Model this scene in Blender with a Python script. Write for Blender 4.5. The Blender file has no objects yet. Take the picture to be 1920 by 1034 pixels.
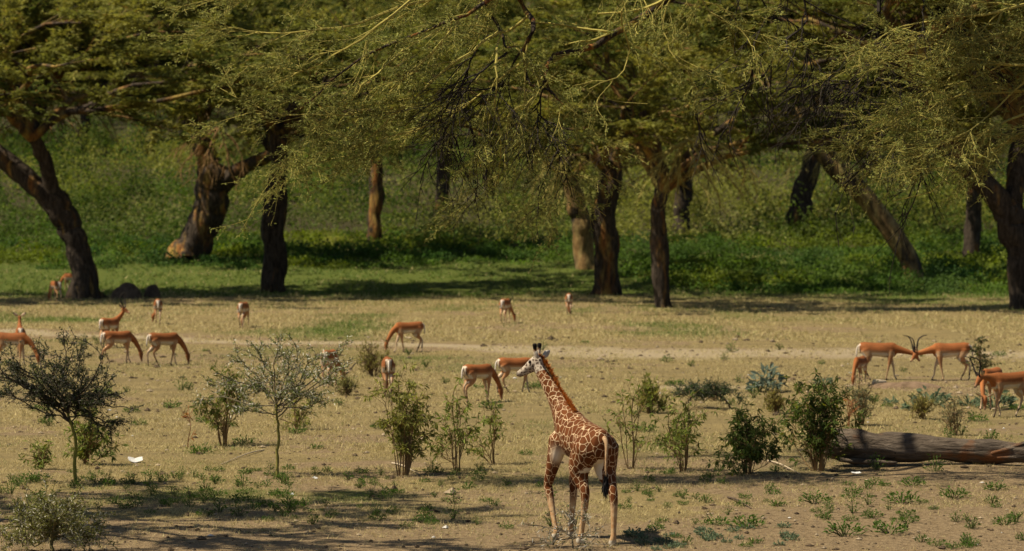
import bpy, math
import numpy as np
from mathutils import Vector

# ------------------------------------------------------------------ camera, sky, sun, exposure
sc = bpy.context.scene
COL = sc.collection
F = 6400.0                      # focal length in photo pixels (120 mm on a 36 mm sensor, 1920 px wide)
CAMZ = 4.55
HOR = 362.0
PITCH = math.atan((517.0 - HOR) / F)

cam_d = bpy.data.cameras.new('camera')
cam = bpy.data.objects.new('camera', cam_d)
COL.objects.link(cam)
cam.location = (0, 0, CAMZ)
cam.rotation_euler = (math.radians(90) - PITCH, 0, 0)
cam_d.lens = 120
cam_d.sensor_width = 36
cam_d.clip_start = 0.5
cam_d.clip_end = 3000
cam_d.dof.use_dof = True
cam_d.dof.focus_distance = 46.5
cam_d.dof.aperture_fstop = 2.8
sc.camera = cam

SUN_DIR = Vector((-0.54, -0.11, 0.83)).normalized()      # towards the sun
EL = math.asin(SUN_DIR.z)
AZ = math.atan2(SUN_DIR.x, SUN_DIR.y)
w = bpy.data.worlds.new('World')
sc.world = w
w.use_nodes = True
nt = w.node_tree
sky = nt.nodes.new('ShaderNodeTexSky')
sky.sky_type = 'NISHITA'
sky.sun_disc = False
sky.sun_elevation = EL
sky.sun_rotation = AZ
nt.links.new(sky.outputs[0], nt.nodes['Background'].inputs[0])
nt.nodes['Background'].inputs[1].default_value = 0.05

sl = bpy.data.lights.new('sun', 'SUN')
sl.energy = 5.0
sl.angle = math.radians(0.53)
sl.color = (1.0, 0.90, 0.71)
so = bpy.data.objects.new('sun', sl)
COL.objects.link(so)
so.rotation_euler = SUN_DIR.to_track_quat('Z', 'Y').to_euler()

sc.view_settings.view_transform = 'Standard'
sc.view_settings.look = 'None'
sc.view_settings.exposure = 0.60
sc.view_settings.gamma = 1.0
sc.view_settings.use_curve_mapping = False
sc.cycles.max_bounces = 5
sc.cycles.diffuse_bounces = 3
sc.cycles.glossy_bounces = 2
sc.cycles.transmission_bounces = 3
sc.cycles.transparent_max_bounces = 4
sc.cycles.use_denoising = True

rng = np.random.default_rng(11)
A = np.asarray
U = rng.uniform

# ------------------------------------------------------------------ terrain functions
def _hash(ix, iy, s):
    h = (ix.astype(np.int64) * 374761393 + iy.astype(np.int64) * 668265263 + s * 974634777) & 0x7fffffff
    h = ((h ^ (h >> 13)) * 1274126177) & 0x7fffffff
    return ((h ^ (h >> 16)) & 0xffff) / 65535.0

def vn(x, y, s=0):
    x = np.asarray(x, float); y = np.asarray(y, float)
    ix = np.floor(x); iy = np.floor(y)
    fx = x - ix; fy = y - iy
    fx = fx * fx * (3 - 2 * fx); fy = fy * fy * (3 - 2 * fy)
    a = _hash(ix, iy, s); b = _hash(ix + 1, iy, s); c = _hash(ix, iy + 1, s); d = _hash(ix + 1, iy + 1, s)
    return (a * (1 - fx) + b * fx) * (1 - fy) + (c * (1 - fx) + d * fx) * fy

def fbm(x, y, s=0, o=4):
    v = 0; amp = 0.5; t = 0
    for i in range(o):
        v = v + amp * vn(A(x) * 2 ** i, A(y) * 2 ** i, s + i); t += amp; amp *= 0.5
    return v / t

def sstep(a, b, x):
    t = np.clip((A(x, float) - a) / (b - a), 0, 1)
    return t * t * (3 - 2 * t)

def ground_z(x, y):
    x = A(x, float); y = A(y, float)
    t = np.maximum(y - 157 - 2.5 * (vn(x * .08, x * 0, 5) - .5), 0)
    z = 0.035 * t ** 1.12
    z = z + sstep(180, 300, y) * (fbm(x * .03, y * .03, 9, 3) - .5) * 6
    near = 1 - sstep(150, 200, y)
    z = z + near * ((fbm(x * .25, y * .25, 3, 3) - .5) * 0.10 + (fbm(x * 1.3, y * 1.3, 4, 2) - .5) * 0.035)
    return z

def px_dir(px, py):
    dx = (px - 960) / F; dz = (517 - py) / F
    c, s = math.cos(PITCH), math.sin(PITCH)
    return np.array([dx, c + s * dz, -s + c * dz])

def P(px, py, d):                   # a point of the place seen at photo position px,py at distance d
    v = px_dir(px, py)
    return np.array([0, 0, CAMZ]) + v / v[1] * d

def G(px, py):                      # the spot of ground seen at photo position px,py
    v = px_dir(px, py); v = v / v[1]
    d = np.linspace(30, 500, 9401)
    z = CAMZ + v[2] * d
    i = np.argmax(z <= ground_z(v[0] * d, d))
    x, y = v[0] * d[i], d[i]
    return np.array([x, y, float(ground_z(x, y))])

# ------------------------------------------------------------------ mesh helpers
def mesh_np(name, V, F4=None, F3=None, col=None, attrs=None, smooth=False):
    V = A(V, np.float32)
    me = bpy.data.meshes.new(name)
    me.vertices.add(len(V)); me.vertices.foreach_set('co', V.ravel())
    loops = []; starts = []; o = 0
    for Fk in (F4, F3):
        if Fk is None or len(Fk) == 0: continue
        Fk = A(Fk, np.int32); k = Fk.shape[1]
        loops.append(Fk.ravel()); starts.append(o + np.arange(len(Fk)) * k); o += Fk.size
    loops = np.concatenate(loops).astype(np.int32); starts = np.concatenate(starts).astype(np.int32)
    me.loops.add(len(loops)); me.loops.foreach_set('vertex_index', loops)
    me.polygons.add(len(starts)); me.polygons.foreach_set('loop_start', starts)
    me.polygons.foreach_set('use_smooth', np.full(len(starts), smooth))
    if col is not None:
        a = me.color_attributes.new('col', 'FLOAT_COLOR', 'POINT')
        c = np.ones((len(V), 4), np.float32); c[:, :3] = col
        a.data.foreach_set('color', c.ravel())
    for k, v in (attrs or {}).items():
        a = me.attributes.new(k, 'FLOAT', 'POINT'); a.data.foreach_set('value', A(v, np.float32))
    me.update(calc_edges=True)
    return me

def obj(name, me, mat=None, parent=None, loc=None):
    if mat is not None and len(me.materials) == 0: me.materials.append(mat)
    o = bpy.data.objects.new(name, me); COL.objects.link(o)
    if parent is not None: o.parent = parent
    if loc is not None: o.location = loc
    return o

def empty(name, loc=(0, 0, 0), rz=0, s=1):
    o = bpy.data.objects.new(name, None); COL.objects.link(o)
    o.location = loc; o.rotation_euler = (0, 0, rz); o.scale = (s, s, s)
    return o

def tag(o, label=None, cat=None, group=None, kind=None):
    if label: o['label'] = label
    if cat: o['category'] = cat
    if group: o['group'] = group
    if kind: o['kind'] = kind
    return o

def nrm(v):
    v = A(v, float)
    return v / np.maximum(np.linalg.norm(v, axis=-1, keepdims=True), 1e-9)

def tubes(Pl, R, k=4, cap=True):
    """Pl (B,n,3) polylines, R (B,n) radii -> verts, quads"""
    Pl = A(Pl, float); R = A(R, float)
    B, n, _ = Pl.shape
    T = nrm(np.gradient(Pl, axis=1))
    ref = np.where(np.abs(T[..., 2:3]) > 0.85, A([1., 0, 0]), A([0, 0, 1.]))
    # one reference per polyline to avoid twisting
    m = np.abs(T[..., 2]).mean(1) > 0.75
    ref = np.where(m[:, None, None], A([1., 0.2, 0]), A([0.1, 0.1, 1.]))
    S = nrm(np.cross(T, np.broadcast_to(ref, T.shape)))
    W = np.cross(S, T)
    a = np.arange(k) * 2 * math.pi / k
    V = Pl[:, :, None, :] + R[:, :, None, None] * (np.cos(a)[None, None, :, None] * S[:, :, None, :] + np.sin(a)[None, None, :, None] * W[:, :, None, :])
    V = V.reshape(-1, 3)
    b = np.arange(B)[:, None, None]; i = np.arange(n - 1)[None, :, None]; j = np.arange(k)[None, None, :]
    base = b * n * k
    q = np.stack([base + i * k + j, base + i * k + (j + 1) % k, base + (i + 1) * k + (j + 1) % k, base + (i + 1) * k + j], -1).reshape(-1, 4)
    return V, q

def resample(pts, n, r=None):
    """Catmull-Rom through pts to n points (and radii)"""
    pts = A(pts, float); m = len(pts)
    t = np.linspace(0, m - 1 - 1e-6, n); i = np.floor(t).astype(int); f = (t - i)[:, None]
    def g(arr):
        p0 = arr[np.maximum(i - 1, 0)]; p1 = arr[i]; p2 = arr[np.minimum(i + 1, m - 1)]; p3 = arr[np.minimum(i + 2, m - 1)]
        return 0.5 * ((2 * p1) + (-p0 + p2) * f + (2 * p0 - 5 * p1 + 4 * p2 - p3) * f ** 2 + (-p0 + 3 * p1 - 3 * p2 + p3) * f ** 3)
    if r is None: return g(pts)
    return g(pts), g(A(r, float)[:, None])[:, 0]

class MB:
    def __init__(s): s.V = []; s.Q = []; s.C = []; s.n = 0
    def add(s, V, Q, c=None):
        s.V.append(V); s.Q.append(Q + s.n); s.n += len(V)
        if c is not None: s.C.append(np.broadcast_to(A(c, float), V.shape))
    def mesh(s, name, smooth=False):
        return mesh_np(name, np.concatenate(s.V), np.concatenate(s.Q), col=np.concatenate(s.C) if s.C else None, smooth=smooth)

def spawn(Pl, R, per, length, spread, n=5, t0=.15, t1=1., bias=(0, 0, 0), flat=1., droop=0., jit=.05, rk=.45, rmin=.004):
    """children of polylines: per children for each, started along the parent"""
    B, m, _ = Pl.shape
    N = B * per
    b = np.repeat(np.arange(B), per)
    t = (U(0, 1, N) * (t1 - t0) + t0)
    x = t * (m - 1); i = np.minimum(x.astype(int), m - 2); f = (x - i)[:, None]
    p0 = Pl[b, i] * (1 - f) + Pl[b, i + 1] * f
    tan = nrm(Pl[b, i + 1] - Pl[b, i])
    r0 = R[b, i] * (1 - f[:, 0]) + R[b, i + 1] * f[:, 0]
    rd = nrm(rng.normal(size=(N, 3)))
    rd = nrm(rd - (rd * tan).sum(1, keepdims=True) * tan)
    rd[:, 2] *= flat
    d = nrm(tan + rd * U(.5, 1.2, (N, 1)) * spread + A(bias, float))
    L = U(length[0], length[1], N)
    seg = (L / (n - 1))[:, None]
    pts = np.zeros((N, n, 3)); pts[:, 0] = p0
    for k in range(1, n):
        d = nrm(d + rng.normal(size=(N, 3)) * jit * A([1, 1, flat]) + A([0, 0, -droop]))
        pts[:, k] = pts[:, k - 1] + d * seg
    rr = np.maximum(r0 * rk, rmin)[:, None] * np.linspace(1, .45, n)[None, :]
    return pts, np.maximum(rr, rmin * .6)

def leaves(p, d, up, ln, wd, bend=.15):
    """diamond leaves: base p, direction d, length ln, width wd; up = rough normal"""
    d = nrm(d); s = nrm(np.cross(d, up)); nn = np.cross(s, d)
    ln = A(ln)[:, None]; wd = A(wd)[:, None]
    m = p + d * ln * .45 + nn * ln * bend
    V = np.stack([p, m + s * wd * .5, p + d * ln, m - s * wd * .5], 1).reshape(-1, 3)
    Q = np.arange(len(p) * 4).reshape(-1, 4)
    return V, Q

def along(Pl, per, t0=0., t1=1.):
    B, m, _ = Pl.shape
    N = B * per
    b = np.repeat(np.arange(B), per)
    x = (U(t0, t1, N)) * (m - 1); i = np.minimum(x.astype(int), m - 2); f = (x - i)[:, None]
    return Pl[b, i] * (1 - f) + Pl[b, i + 1] * f, nrm(Pl[b, i + 1] - Pl[b, i]), b

def jitcol(base, N, hv=.12, vv=.3):
    c = A(base, float)[None, :] * (1 + rng.normal(size=(N, 1)) * vv * .6)
    c = c * (1 + rng.normal(size=(N, 3)) * hv * .5)
    return np.clip(c, .004, .9)

# ------------------------------------------------------------------ materials
def new_mat(name):
    m = bpy.data.materials.new(name); m.use_nodes = True
    nt = m.node_tree; nt.nodes.clear()
    out = nt.nodes.new('ShaderNodeOutputMaterial')
    b = nt.nodes.new('ShaderNodeBsdfPrincipled')
    nt.links.new(b.outputs[0], out.inputs[0])
    b.inputs['Roughness'].default_value = .8
    b.inputs['Specular IOR Level'].default_value = .07
    return m, nt, b, out

def N_(nt, t, **kw):
    n = nt.nodes.new(t)
    for k, v in kw.items(): setattr(n, k, v)
    return n

def mixc(nt, fac, a, b):
    n = nt.nodes.new('ShaderNodeMix'); n.data_type = 'RGBA'
    for sock, v in ((n.inputs[0], fac), (n.inputs[6], a), (n.inputs[7], b)):
        if hasattr(v, 'is_linked'): nt.links.new(v, sock)
        elif isinstance(v, (int, float)): sock.default_value = v
        else: sock.default_value = (*v, 1)
    return n.outputs[2]

def ramp(nt, fac, stops):
    n = nt.nodes.new('ShaderNodeValToRGB')
    while len(n.color_ramp.elements) < len(stops): n.color_ramp.elements.new(.5)
    for e, (p, c) in zip(n.color_ramp.elements, stops):
        e.position = p; e.color = (c, c, c, 1) if isinstance(c, (int, float)) else (*c, 1)
    nt.links.new(fac, n.inputs[0]); return n.outputs[0]

def noise(nt, vec, scale, detail=4, rough=.55, dist=0):
    n = nt.nodes.new('ShaderNodeTexNoise')
    n.inputs['Scale'].default_value = scale; n.inputs['Detail'].default_value = detail
    n.inputs['Roughness'].default_value = rough; n.inputs['Distortion'].default_value = dist
    if vec is not None: nt.links.new(vec, n.inputs['Vector'])
    return n.outputs[0]

def mapping(nt, vec, scale):
    n = nt.nodes.new('ShaderNodeMapping'); n.inputs['Scale'].default_value = scale
    nt.links.new(vec, n.inputs['Vector']); return n.outputs[0]

def bump(nt, b, h, strength, dist):
    n = nt.nodes.new('ShaderNodeBump'); n.inputs['Strength'].default_value = strength; n.inputs['Distance'].default_value = dist
    nt.links.new(h, n.inputs['Height']); nt.links.new(n.outputs[0], b.inputs['Normal'])

def leaf_mat(name, trans=.42, rough=.6, spec=.05):
    m, nt, b, out = new_mat(name)
    a = N_(nt, 'ShaderNodeVertexColor', layer_name='col')
    nt.links.new(a.outputs[0], b.inputs['Base Color'])
    b.inputs['Roughness'].default_value = rough; b.inputs['Specular IOR Level'].default_value = spec
    t = N_(nt, 'ShaderNodeBsdfTranslucent')
    h = N_(nt, 'ShaderNodeHueSaturation'); h.inputs['Saturation'].default_value = 1.15; h.inputs['Value'].default_value = 1.2
    nt.links.new(a.outputs[0], h.inputs['Color']); nt.links.new(h.outputs[0], t.inputs[0])
    mx = N_(nt, 'ShaderNodeMixShader'); mx.inputs[0].default_value = trans
    nt.links.new(b.outputs[0], mx.inputs[1]); nt.links.new(t.outputs[0], mx.inputs[2])
    nt.links.new(mx.outputs[0], out.inputs[0])
    return m

M_LEAF = leaf_mat('leaf')
M_BUSH = leaf_mat('bush_leaf', .46)
M_GRASS = leaf_mat('grass_blade', .25, .7, .15)

def col_mat(name, rough=.85, bscale=60, bst=.3):
    m, nt, b, out = new_mat(name)
    a = N_(nt, 'ShaderNodeVertexColor', layer_name='col')
    tc = N_(nt, 'ShaderNodeTexCoord')
    n1 = noise(nt, tc.outputs['Object'], bscale, 3)
    v = ramp(nt, n1, [(.3, .78), (.7, 1.15)])
    mm = N_(nt, 'ShaderNodeMix'); mm.data_type = 'RGBA'; mm.blend_type = 'MULTIPLY'; mm.inputs[0].default_value = 1
    nt.links.new(a.outputs[0], mm.inputs[6]); nt.links.new(v, mm.inputs[7])
    nt.links.new(mm.outputs[2], b.inputs['Base Color'])
    b.inputs['Roughness'].default_value = rough
    bump(nt, b, n1, bst, .01)
    return m

M_TWIG = col_mat('twig', .8, 30, .3)
M_FUR = col_mat('fur', .75, 45, .25)
M_FUR.node_tree.nodes['Principled BSDF'].inputs['Specular IOR Level'].default_value = .07

def bark_mat(name, yellow, dark=(.022, .016, .011), ycol=(.36, .23, .06), ocol=(.24, .10, .03), sc=1.):
    m, nt, b, out = new_mat(name)
    tc = N_(nt, 'ShaderNodeTexCoord')
    oi = N_(nt, 'ShaderNodeObjectInfo')
    ad = N_(nt, 'ShaderNodeVectorMath', operation='ADD')
    nt.links.new(tc.outputs['Object'], ad.inputs[0])
    cx = N_(nt, 'ShaderNodeCombineXYZ')
    ml = N_(nt, 'ShaderNodeMath', operation='MULTIPLY'); ml.inputs[1].default_value = 57
    nt.links.new(oi.outputs['Random'], ml.inputs[0]); nt.links.new(ml.outputs[0], cx.inputs[0]); nt.links.new(cx.outputs[0], ad.inputs[1])
    v = ad.outputs[0]
    big = noise(nt, mapping(nt, v, (1.4 * sc, 1.4 * sc, .45 * sc)), 1.0, 5, .6, .4)
    fine = noise(nt, mapping(nt, v, (9 * sc, 9 * sc, 2.2 * sc)), 1.0, 5, .65, .6)
    mid = noise(nt, mapping(nt, v, (3 * sc, 3 * sc, 1.2 * sc)), 1.0, 4, .6)
    f = ramp(nt, big, [(.62 - yellow * .30, 0), (.74 - yellow * .30, 1)])
    d2 = mixc(nt, ramp(nt, fine, [(.35, 0), (.7, 1)]), dark, tuple(3.4 * c + .012 for c in dark))
    y2 = mixc(nt, ramp(nt, mid, [(.42, 0), (.62, 1)]), ocol, ycol)
    y3 = mixc(nt, ramp(nt, fine, [(.30, .75), (.55, 0)]), y2, dark)
    c = mixc(nt, f, d2, y3)
    nt.links.new(c, b.inputs['Base Color'])
    b.inputs['Roughness'].default_value = .9
    bump(nt, b, fine, 1.0, .08)
    return m

M_BARK_DARK = bark_mat('bark_dark', .12)
M_BARK_MIX = bark_mat('bark_mixed', .42)
M_BARK_PALE = bark_mat('bark_pale', .60, ycol=(.38, .27, .11), ocol=(.25, .15, .06))
M_BARK_FG = bark_mat('bark_near', .5, ycol=(.34, .25, .05), ocol=(.26, .10, .03), sc=3.)

def ground_mat():
    m, nt, b, out = new_mat('dry_ground')
    geo = N_(nt, 'ShaderNodeNewGeometry'); pos = geo.outputs['Position']
    def at(n):
        a = N_(nt, 'ShaderNodeAttribute', attribute_name=n); return a.outputs['Fac']
    n1 = noise(nt, pos, .9, 6, .65)
    n2 = noise(nt, pos, 7, 5, .7)
    n3 = noise(nt, mapping(nt, pos, (1, 1, 1)), 38, 4, .7)
    soil = mixc(nt, ramp(nt, n2, [(.3, 0), (.7, 1)]), (.160, .107, .057), (.30, .218, .122))
    straw = mixc(nt, ramp(nt, n3, [(.3, 0), (.72, 1)]), (.165, .120, .050), (.36, .275, .122))
    s1 = N_(nt, 'ShaderNodeMath', operation='ADD'); nt.links.new(at('bare'), s1.inputs[0]); nt.links.new(n1, s1.inputs[1])
    s2 = N_(nt, 'ShaderNodeMath', operation='MULTIPLY_ADD'); nt.links.new(n2, s2.inputs[0]); s2.inputs[1].default_value = .45; nt.links.new(s1.outputs[0], s2.inputs[2])
    n4 = noise(nt, mapping(nt, pos, (.35, .8, 1)), 1.0, 5, .7)
    straw = mixc(nt, ramp(nt, n4, [(.42, 0), (.62, 1)]), straw, (.195, .148, .068))
    c = mixc(nt, ramp(nt, s2.outputs[0], [(.90, 0), (1.25, 1)]), straw, soil)
    n5 = noise(nt, pos, 110, 3, .7)
    c = mixc(nt, ramp(nt, n5, [(.30, .75), (.48, 0)]), c, (.07, .05, .025))
    c = mixc(nt, ramp(nt, n5, [(.60, 0), (.75, .6)]), c, (.48, .40, .24))
    sd_ = N_(nt, 'ShaderNodeMath', operation='MULTIPLY_ADD'); nt.links.new(n2, sd_.inputs[0]); sd_.inputs[1].default_value = .6; nt.links.new(at('sand'), sd_.inputs[2])
    c = mixc(nt, ramp(nt, sd_.outputs[0], [(.65, 0), (1.2, .85)]), c, (.36, .285, .175))
    green = mixc(nt, n3, (.040, .058, .012), (.135, .155, .032))
    g1 = N_(nt, 'ShaderNodeMath', operation='MULTIPLY_ADD'); nt.links.new(n2, g1.inputs[0]); g1.inputs[1].default_value = .7; nt.links.new(at('green'), g1.inputs[2])
    c = mixc(nt, ramp(nt, g1.outputs[0], [(.55, 0), (1.05, 1)]), c, green)
    c = mixc(nt, at('litter'), c, mixc(nt, n2, (.025, .022, .010), (.075, .065, .028)))  # dark litter tone, put in so gaps between slope shrubs look shaded
    nt.links.new(c, b.inputs['Base Color'])
    b.inputs['Roughness'].default_value = .95; b.inputs['Specular IOR Level'].default_value = .05
    bump(nt, b, n2, 1., .14)
    return m

def simple_mat(name, c1, c2, scale, rough=.85, bst=.5, bd=.02, stretch=(1, 1, 1)):
    m, nt, b, out = new_mat(name)
    tc = N_(nt, 'ShaderNodeTexCoord')
    n1 = noise(nt, mapping(nt, tc.outputs['Object'], stretch), scale, 6, .65)
    nt.links.new(mixc(nt, ramp(nt, n1, [(.32, 0), (.68, 1)]), c1, c2), b.inputs['Base Color'])
    b.inputs['Roughness'].default_value = rough
    bump(nt, b, n1, bst, bd)
    return m

# ------------------------------------------------------------------ ground (one sheet, rising into the wooded slope behind)
def track_y(x):                     # the pale sandy track across the plain
    return 110.5 - 14.5 * sstep(-18, 8, x) + 1.2 * np.sin(x * .23)

def f_green(x, y):
    n = fbm(x * .18, y * .09, 21, 4); n2 = fbm(x * .6, y * .35, 27, 3)
    far = sstep(112, 150, y) * .26 + sstep(145, 160, y) * .55 + sstep(142, 155, y) * (n2 - .4) * .9
    g = far + np.maximum(n - .55, 0) * 2.2 * sstep(46, 60, y) * (1 - .5 * sstep(60, 70, y) * (1 - sstep(84, 95, y)))
    g = g + .42 * np.exp(-((y - 51.5) / 3.) ** 2) * sstep(.42, .62, n2) * (1 - sstep(-1, 3, x))
    g = g * (1 - .85 * np.exp(-((y - track_y(x)) / 2.6) ** 2))
    return np.clip(g, 0, 1)

def f_bare(x, y):
    n = fbm(x * .3, y * .2, 33, 4)
    b = .55 * (1 - sstep(45.5, 48.5, y + (n - .5) * 4)) + .5 * np.exp(-((y - track_y(x) + (n - .5) * 3) / 2.8) ** 2)
    b = b + .30 * np.exp(-((y - 57.0) / 2.2) ** 2) * sstep(-3, 2, x)
    b = b + .28 * sstep(.5, .7, n) + .22 * np.exp(-((y - 82) / 3.5) ** 2) * sstep(3, 8, x)
    b = b + .42 * sstep(1, 5, x) * (1 - sstep(56, 59, y))
    return np.clip(b, 0, 1)

ys = np.concatenate([np.arange(-40, 36, 6.), np.arange(36, 62, .2), np.arange(62, 170, .45), np.arange(170, 320, 2.), np.arange(320, 1001, 20.)])
xs = np.concatenate([np.arange(-600, -60, 30.), np.arange(-60, -26, 1.), np.arange(-26, 26, .33), np.arange(26, 60, 1.), np.arange(60, 601, 30.)])
X, Y = np.meshgrid(xs, ys)
Z = ground_z(X, Y)
V = np.stack([X, Y, Z], -1).reshape(-1, 3)
nx, ny = len(xs), len(ys)
ii, jj = np.meshgrid(np.arange(ny - 1), np.arange(nx - 1), indexing='ij')
q = np.stack([ii * nx + jj, ii * nx + jj + 1, (ii + 1) * nx + jj + 1, (ii + 1) * nx + jj], -1).reshape(-1, 4)
me = mesh_np('ground', V, q, attrs={'green': f_green(V[:, 0], V[:, 1]), 'bare': f_bare(V[:, 0], V[:, 1]), 'litter': sstep(178, 186, V[:, 1]), 'sand': np.exp(-((V[:, 1] - track_y(V[:, 0]) + 7 * (fbm(V[:, 0] * .22, V[:, 1] * .16, 34, 4) - .5)) / (2.0 + 2.2 * sstep(-6, 6, V[:, 0]))) ** 2) * (.55 + .6 * fbm(V[:, 0] * .5, V[:, 1] * .3, 36, 3)) + .7 * np.exp(-((V[:, 1] - 79.5) / 1.2) ** 2) * sstep(1.5, 4, V[:, 0]) * (1 - sstep(5, 7, V[:, 0]))}, smooth=True)  # litter: slope ground mask, carries the painted shade between shrubs
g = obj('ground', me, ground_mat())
g['kind'] = 'structure'

# ------------------------------------------------------------------ trees
def make_crown(seed, R=7., H=4.2, nl=6, leaf=(.085, .112, .026), dens=1., lean=(0, 0)):
    """umbrella crown around the fork: returns (limb mesh, foliage mesh)"""
    global rng, U
    rng = np.random.default_rng(seed); U = rng.uniform
    L = []; RR = []
    for i in range(nl):
        a = i * 2.4 + U(-.3, .3); r = R * (U(.8, 1.05) if i % 3 else U(.3, .6)); h = H * [1.05, .48, .75][i % 3] * U(.85, 1.15)
        a2 = a + U(-.35, .35)
        pts = [(0, 0, -.4), (r * .16 * math.cos(a), r * .16 * math.sin(a), h * .30), (r * .42 * math.cos(a2), r * .42 * math.sin(a2), h * .55 + U(-.3, .3)),
               (r * .72 * math.cos(a2 + .1), r * .72 * math.sin(a2 + .1), h * .82 + U(-.4, .3)), (r * math.cos(a2 + .2), r * math.sin(a2 + .2), h * .86)]
        pts = A(pts) + A([lean[0], lean[1], 0]) * A([0, .1, .4, .8, 1.])[:, None]
        p, rr = resample(pts, 12, [.19, .16, .12, .085, .045])
        p[2:-1] += rng.normal(size=(9, 3)) * .09
        L.append(p); RR.append(rr)
    L = A(L); RR = A(RR)
    mb = MB()
    V, q = tubes(L, RR, 6); mb.add(V, q)
    p1, r1 = spawn(L, RR, 9, (1.4, 3.4), 1.0, n=6, t0=.22, flat=.45, bias=(0, 0, .12), droop=.02, jit=.14, rmin=.02)
    V, q = tubes(p1, r1, 4); mb.add(V, q)
    p2, r2 = spawn(p1, r1, 5, (.7, 1.8), .9, n=4, t0=.25, flat=.3, droop=.05, jit=.12, rmin=.010)
    V, q = tubes(p2, r2, 3); mb.add(V, q)
    # bare hanging twigs round the fork
    hp, hr = spawn(L[:, :6], RR[:, :6], 5, (1., 2.6), 1.2, n=6, t0=.2, droop=.30, jit=.12, rk=.18, rmin=.012)
    V, q = tubes(hp, hr, 3); mb.add(V, q)
    hp2, hr2 = spawn(hp, hr, 4, (.5, 1.3), .7, n=4, droop=.25, rmin=.010)
    V, q = tubes(hp2, hr2, 3); mb.add(V, q)
    me_l = mb.mesh('limb_mesh', True)
    k1 = U(0, 1, len(p1)) < .14
    # hanging sprays at the rim
    dp, dr = spawn(p1[k1], r1[k1], 4, (.9, 2.3), .7, n=6, t0=.3, droop=.20, jit=.10)
    dp2, dr2 = spawn(dp, dr, 5, (.3, .8), .6, n=3, t0=.2, droop=.18)
    # feathery foliage in flat sprays
    p3, r3 = spawn(p2, r2, 4, (.45, 1.0), .8, n=3, t0=.15, flat=.28, droop=.06, jit=.1)
    al = np.concatenate([p2[:, ::1][:, [0, 2, 3]], p3])
    per = max(3, int(23 * dens))
    p, t, b = along(al, per)
    N = len(p)
    d = nrm(t + rng.normal(size=(N, 3)) * A([.9, .9, .35]))
    up = nrm(A([-.40, -.25, .8]) + rng.normal(size=(N, 3)) * .85)
    p = p + rng.normal(size=(N, 3)) * A([.05, .05, .035])
    V, q = leaves(p, d, up, U(leaf[0] * 1.6, leaf[1] * 2.9, N), U(leaf[2] * 2.1, leaf[2] * 4.0, N))
    n1 = len(p1); n2 = len(p2)
    par2 = np.repeat(np.arange(n1), 5); par3 = np.repeat(par2, 4)
    tn1 = U(0, 1, n1)
    tone = np.concatenate([tn1[par2], tn1[par3]])[b] * .75 + U(0, .25, N)
    c = A([.066, .092, .026])[None] * (1 - tone[:, None]) + A([.250, .230, .054])[None] * tone[:, None]  # branch tones put light and dark contrast into the leaf colour
    c = c * (1 + rng.normal(size=(N, 1)) * .2)
    c[U(0, 1, N) < .025] = (.22, .15, .05)
    hpnt, ht, hb_ = along(np.concatenate([dp[:, [0, 3, 5]], dp2]), 9)
    n3 = len(hpnt)
    V2, q2 = leaves(hpnt + rng.normal(size=(n3, 3)) * .03, nrm(ht + rng.normal(size=(n3, 3)) * .45), nrm(A([-.3, -.2, 1.]) + rng.normal(size=(n3, 3)) * .6), U(.14, .34, n3), U(.035, .07, n3))
    c2 = A([.20, .18, .045])[None] * (1 + rng.normal(size=(n3, 1)) * .25)
    V = np.concatenate([V, V2]); q = np.concatenate([q, q2 + 4 * N]); c = np.concatenate([c, c2])
    me_f = mesh_np('foliage_mesh', V, q, col=np.repeat(np.clip(c, .01, .5), 4, 0))
    return me_l, me_f

CROWNS = [make_crown(100 + i, R=[8.5, 9.5, 7.6, 8.6, 8.0][i], H=[6.6, 5.6, 7.2, 7.0, 6.2][i], nl=[9, 9, 8, 9, 8][i]) for i in range(5)]
rng = np.random.default_rng(23); U = rng.uniform

M_LIMB = bark_mat('limb_bark', .55, ycol=(.30, .22, .06), ocol=(.20, .10, .035))

def trunk_mesh(pts, rad, flare=1.5, sides=16, lump=.17, seed=0):
    p, r = resample(pts, 30, rad)
    w_ = np.linspace(0, 14, 30); p = p + np.stack([vn(w_ * .7 + seed * 9, w_ * 0, 3) - .5, vn(w_ * .7 + seed * 5, w_ * 0 + 7, 4) - .5, w_ * 0], 1) * r[:, None] * .32
    h = p[:, 2] - p[0, 2]
    r = r * (1 + (flare - 1) * np.exp(-np.maximum(h, 0) / .55))
    V, q = tubes(p[None], r[None], sides)
    ctr = np.repeat(p, sides, 0); rr = np.repeat(r, sides)
    ang = np.tile(np.arange(sides) * 2 * math.pi / sides, len(p)); hh = np.repeat(np.linspace(0, 9, len(p)), sides)
    f = 1 + lump * 2 * (vn(np.cos(ang) * 1.6 + 7 + seed * 3.1, hh * .8 + np.sin(ang) * 1.6, seed) - .5) + lump * (vn(ang * 2 + 31, hh * 2, seed + 3) - .5)
    rt = np.exp(-np.repeat(np.maximum(h, 0), sides) / .45)
    f = f + rt * .30 * np.cos(ang * 5 + seed)
    return ctr + (V - ctr) * f[:, None], q

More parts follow.
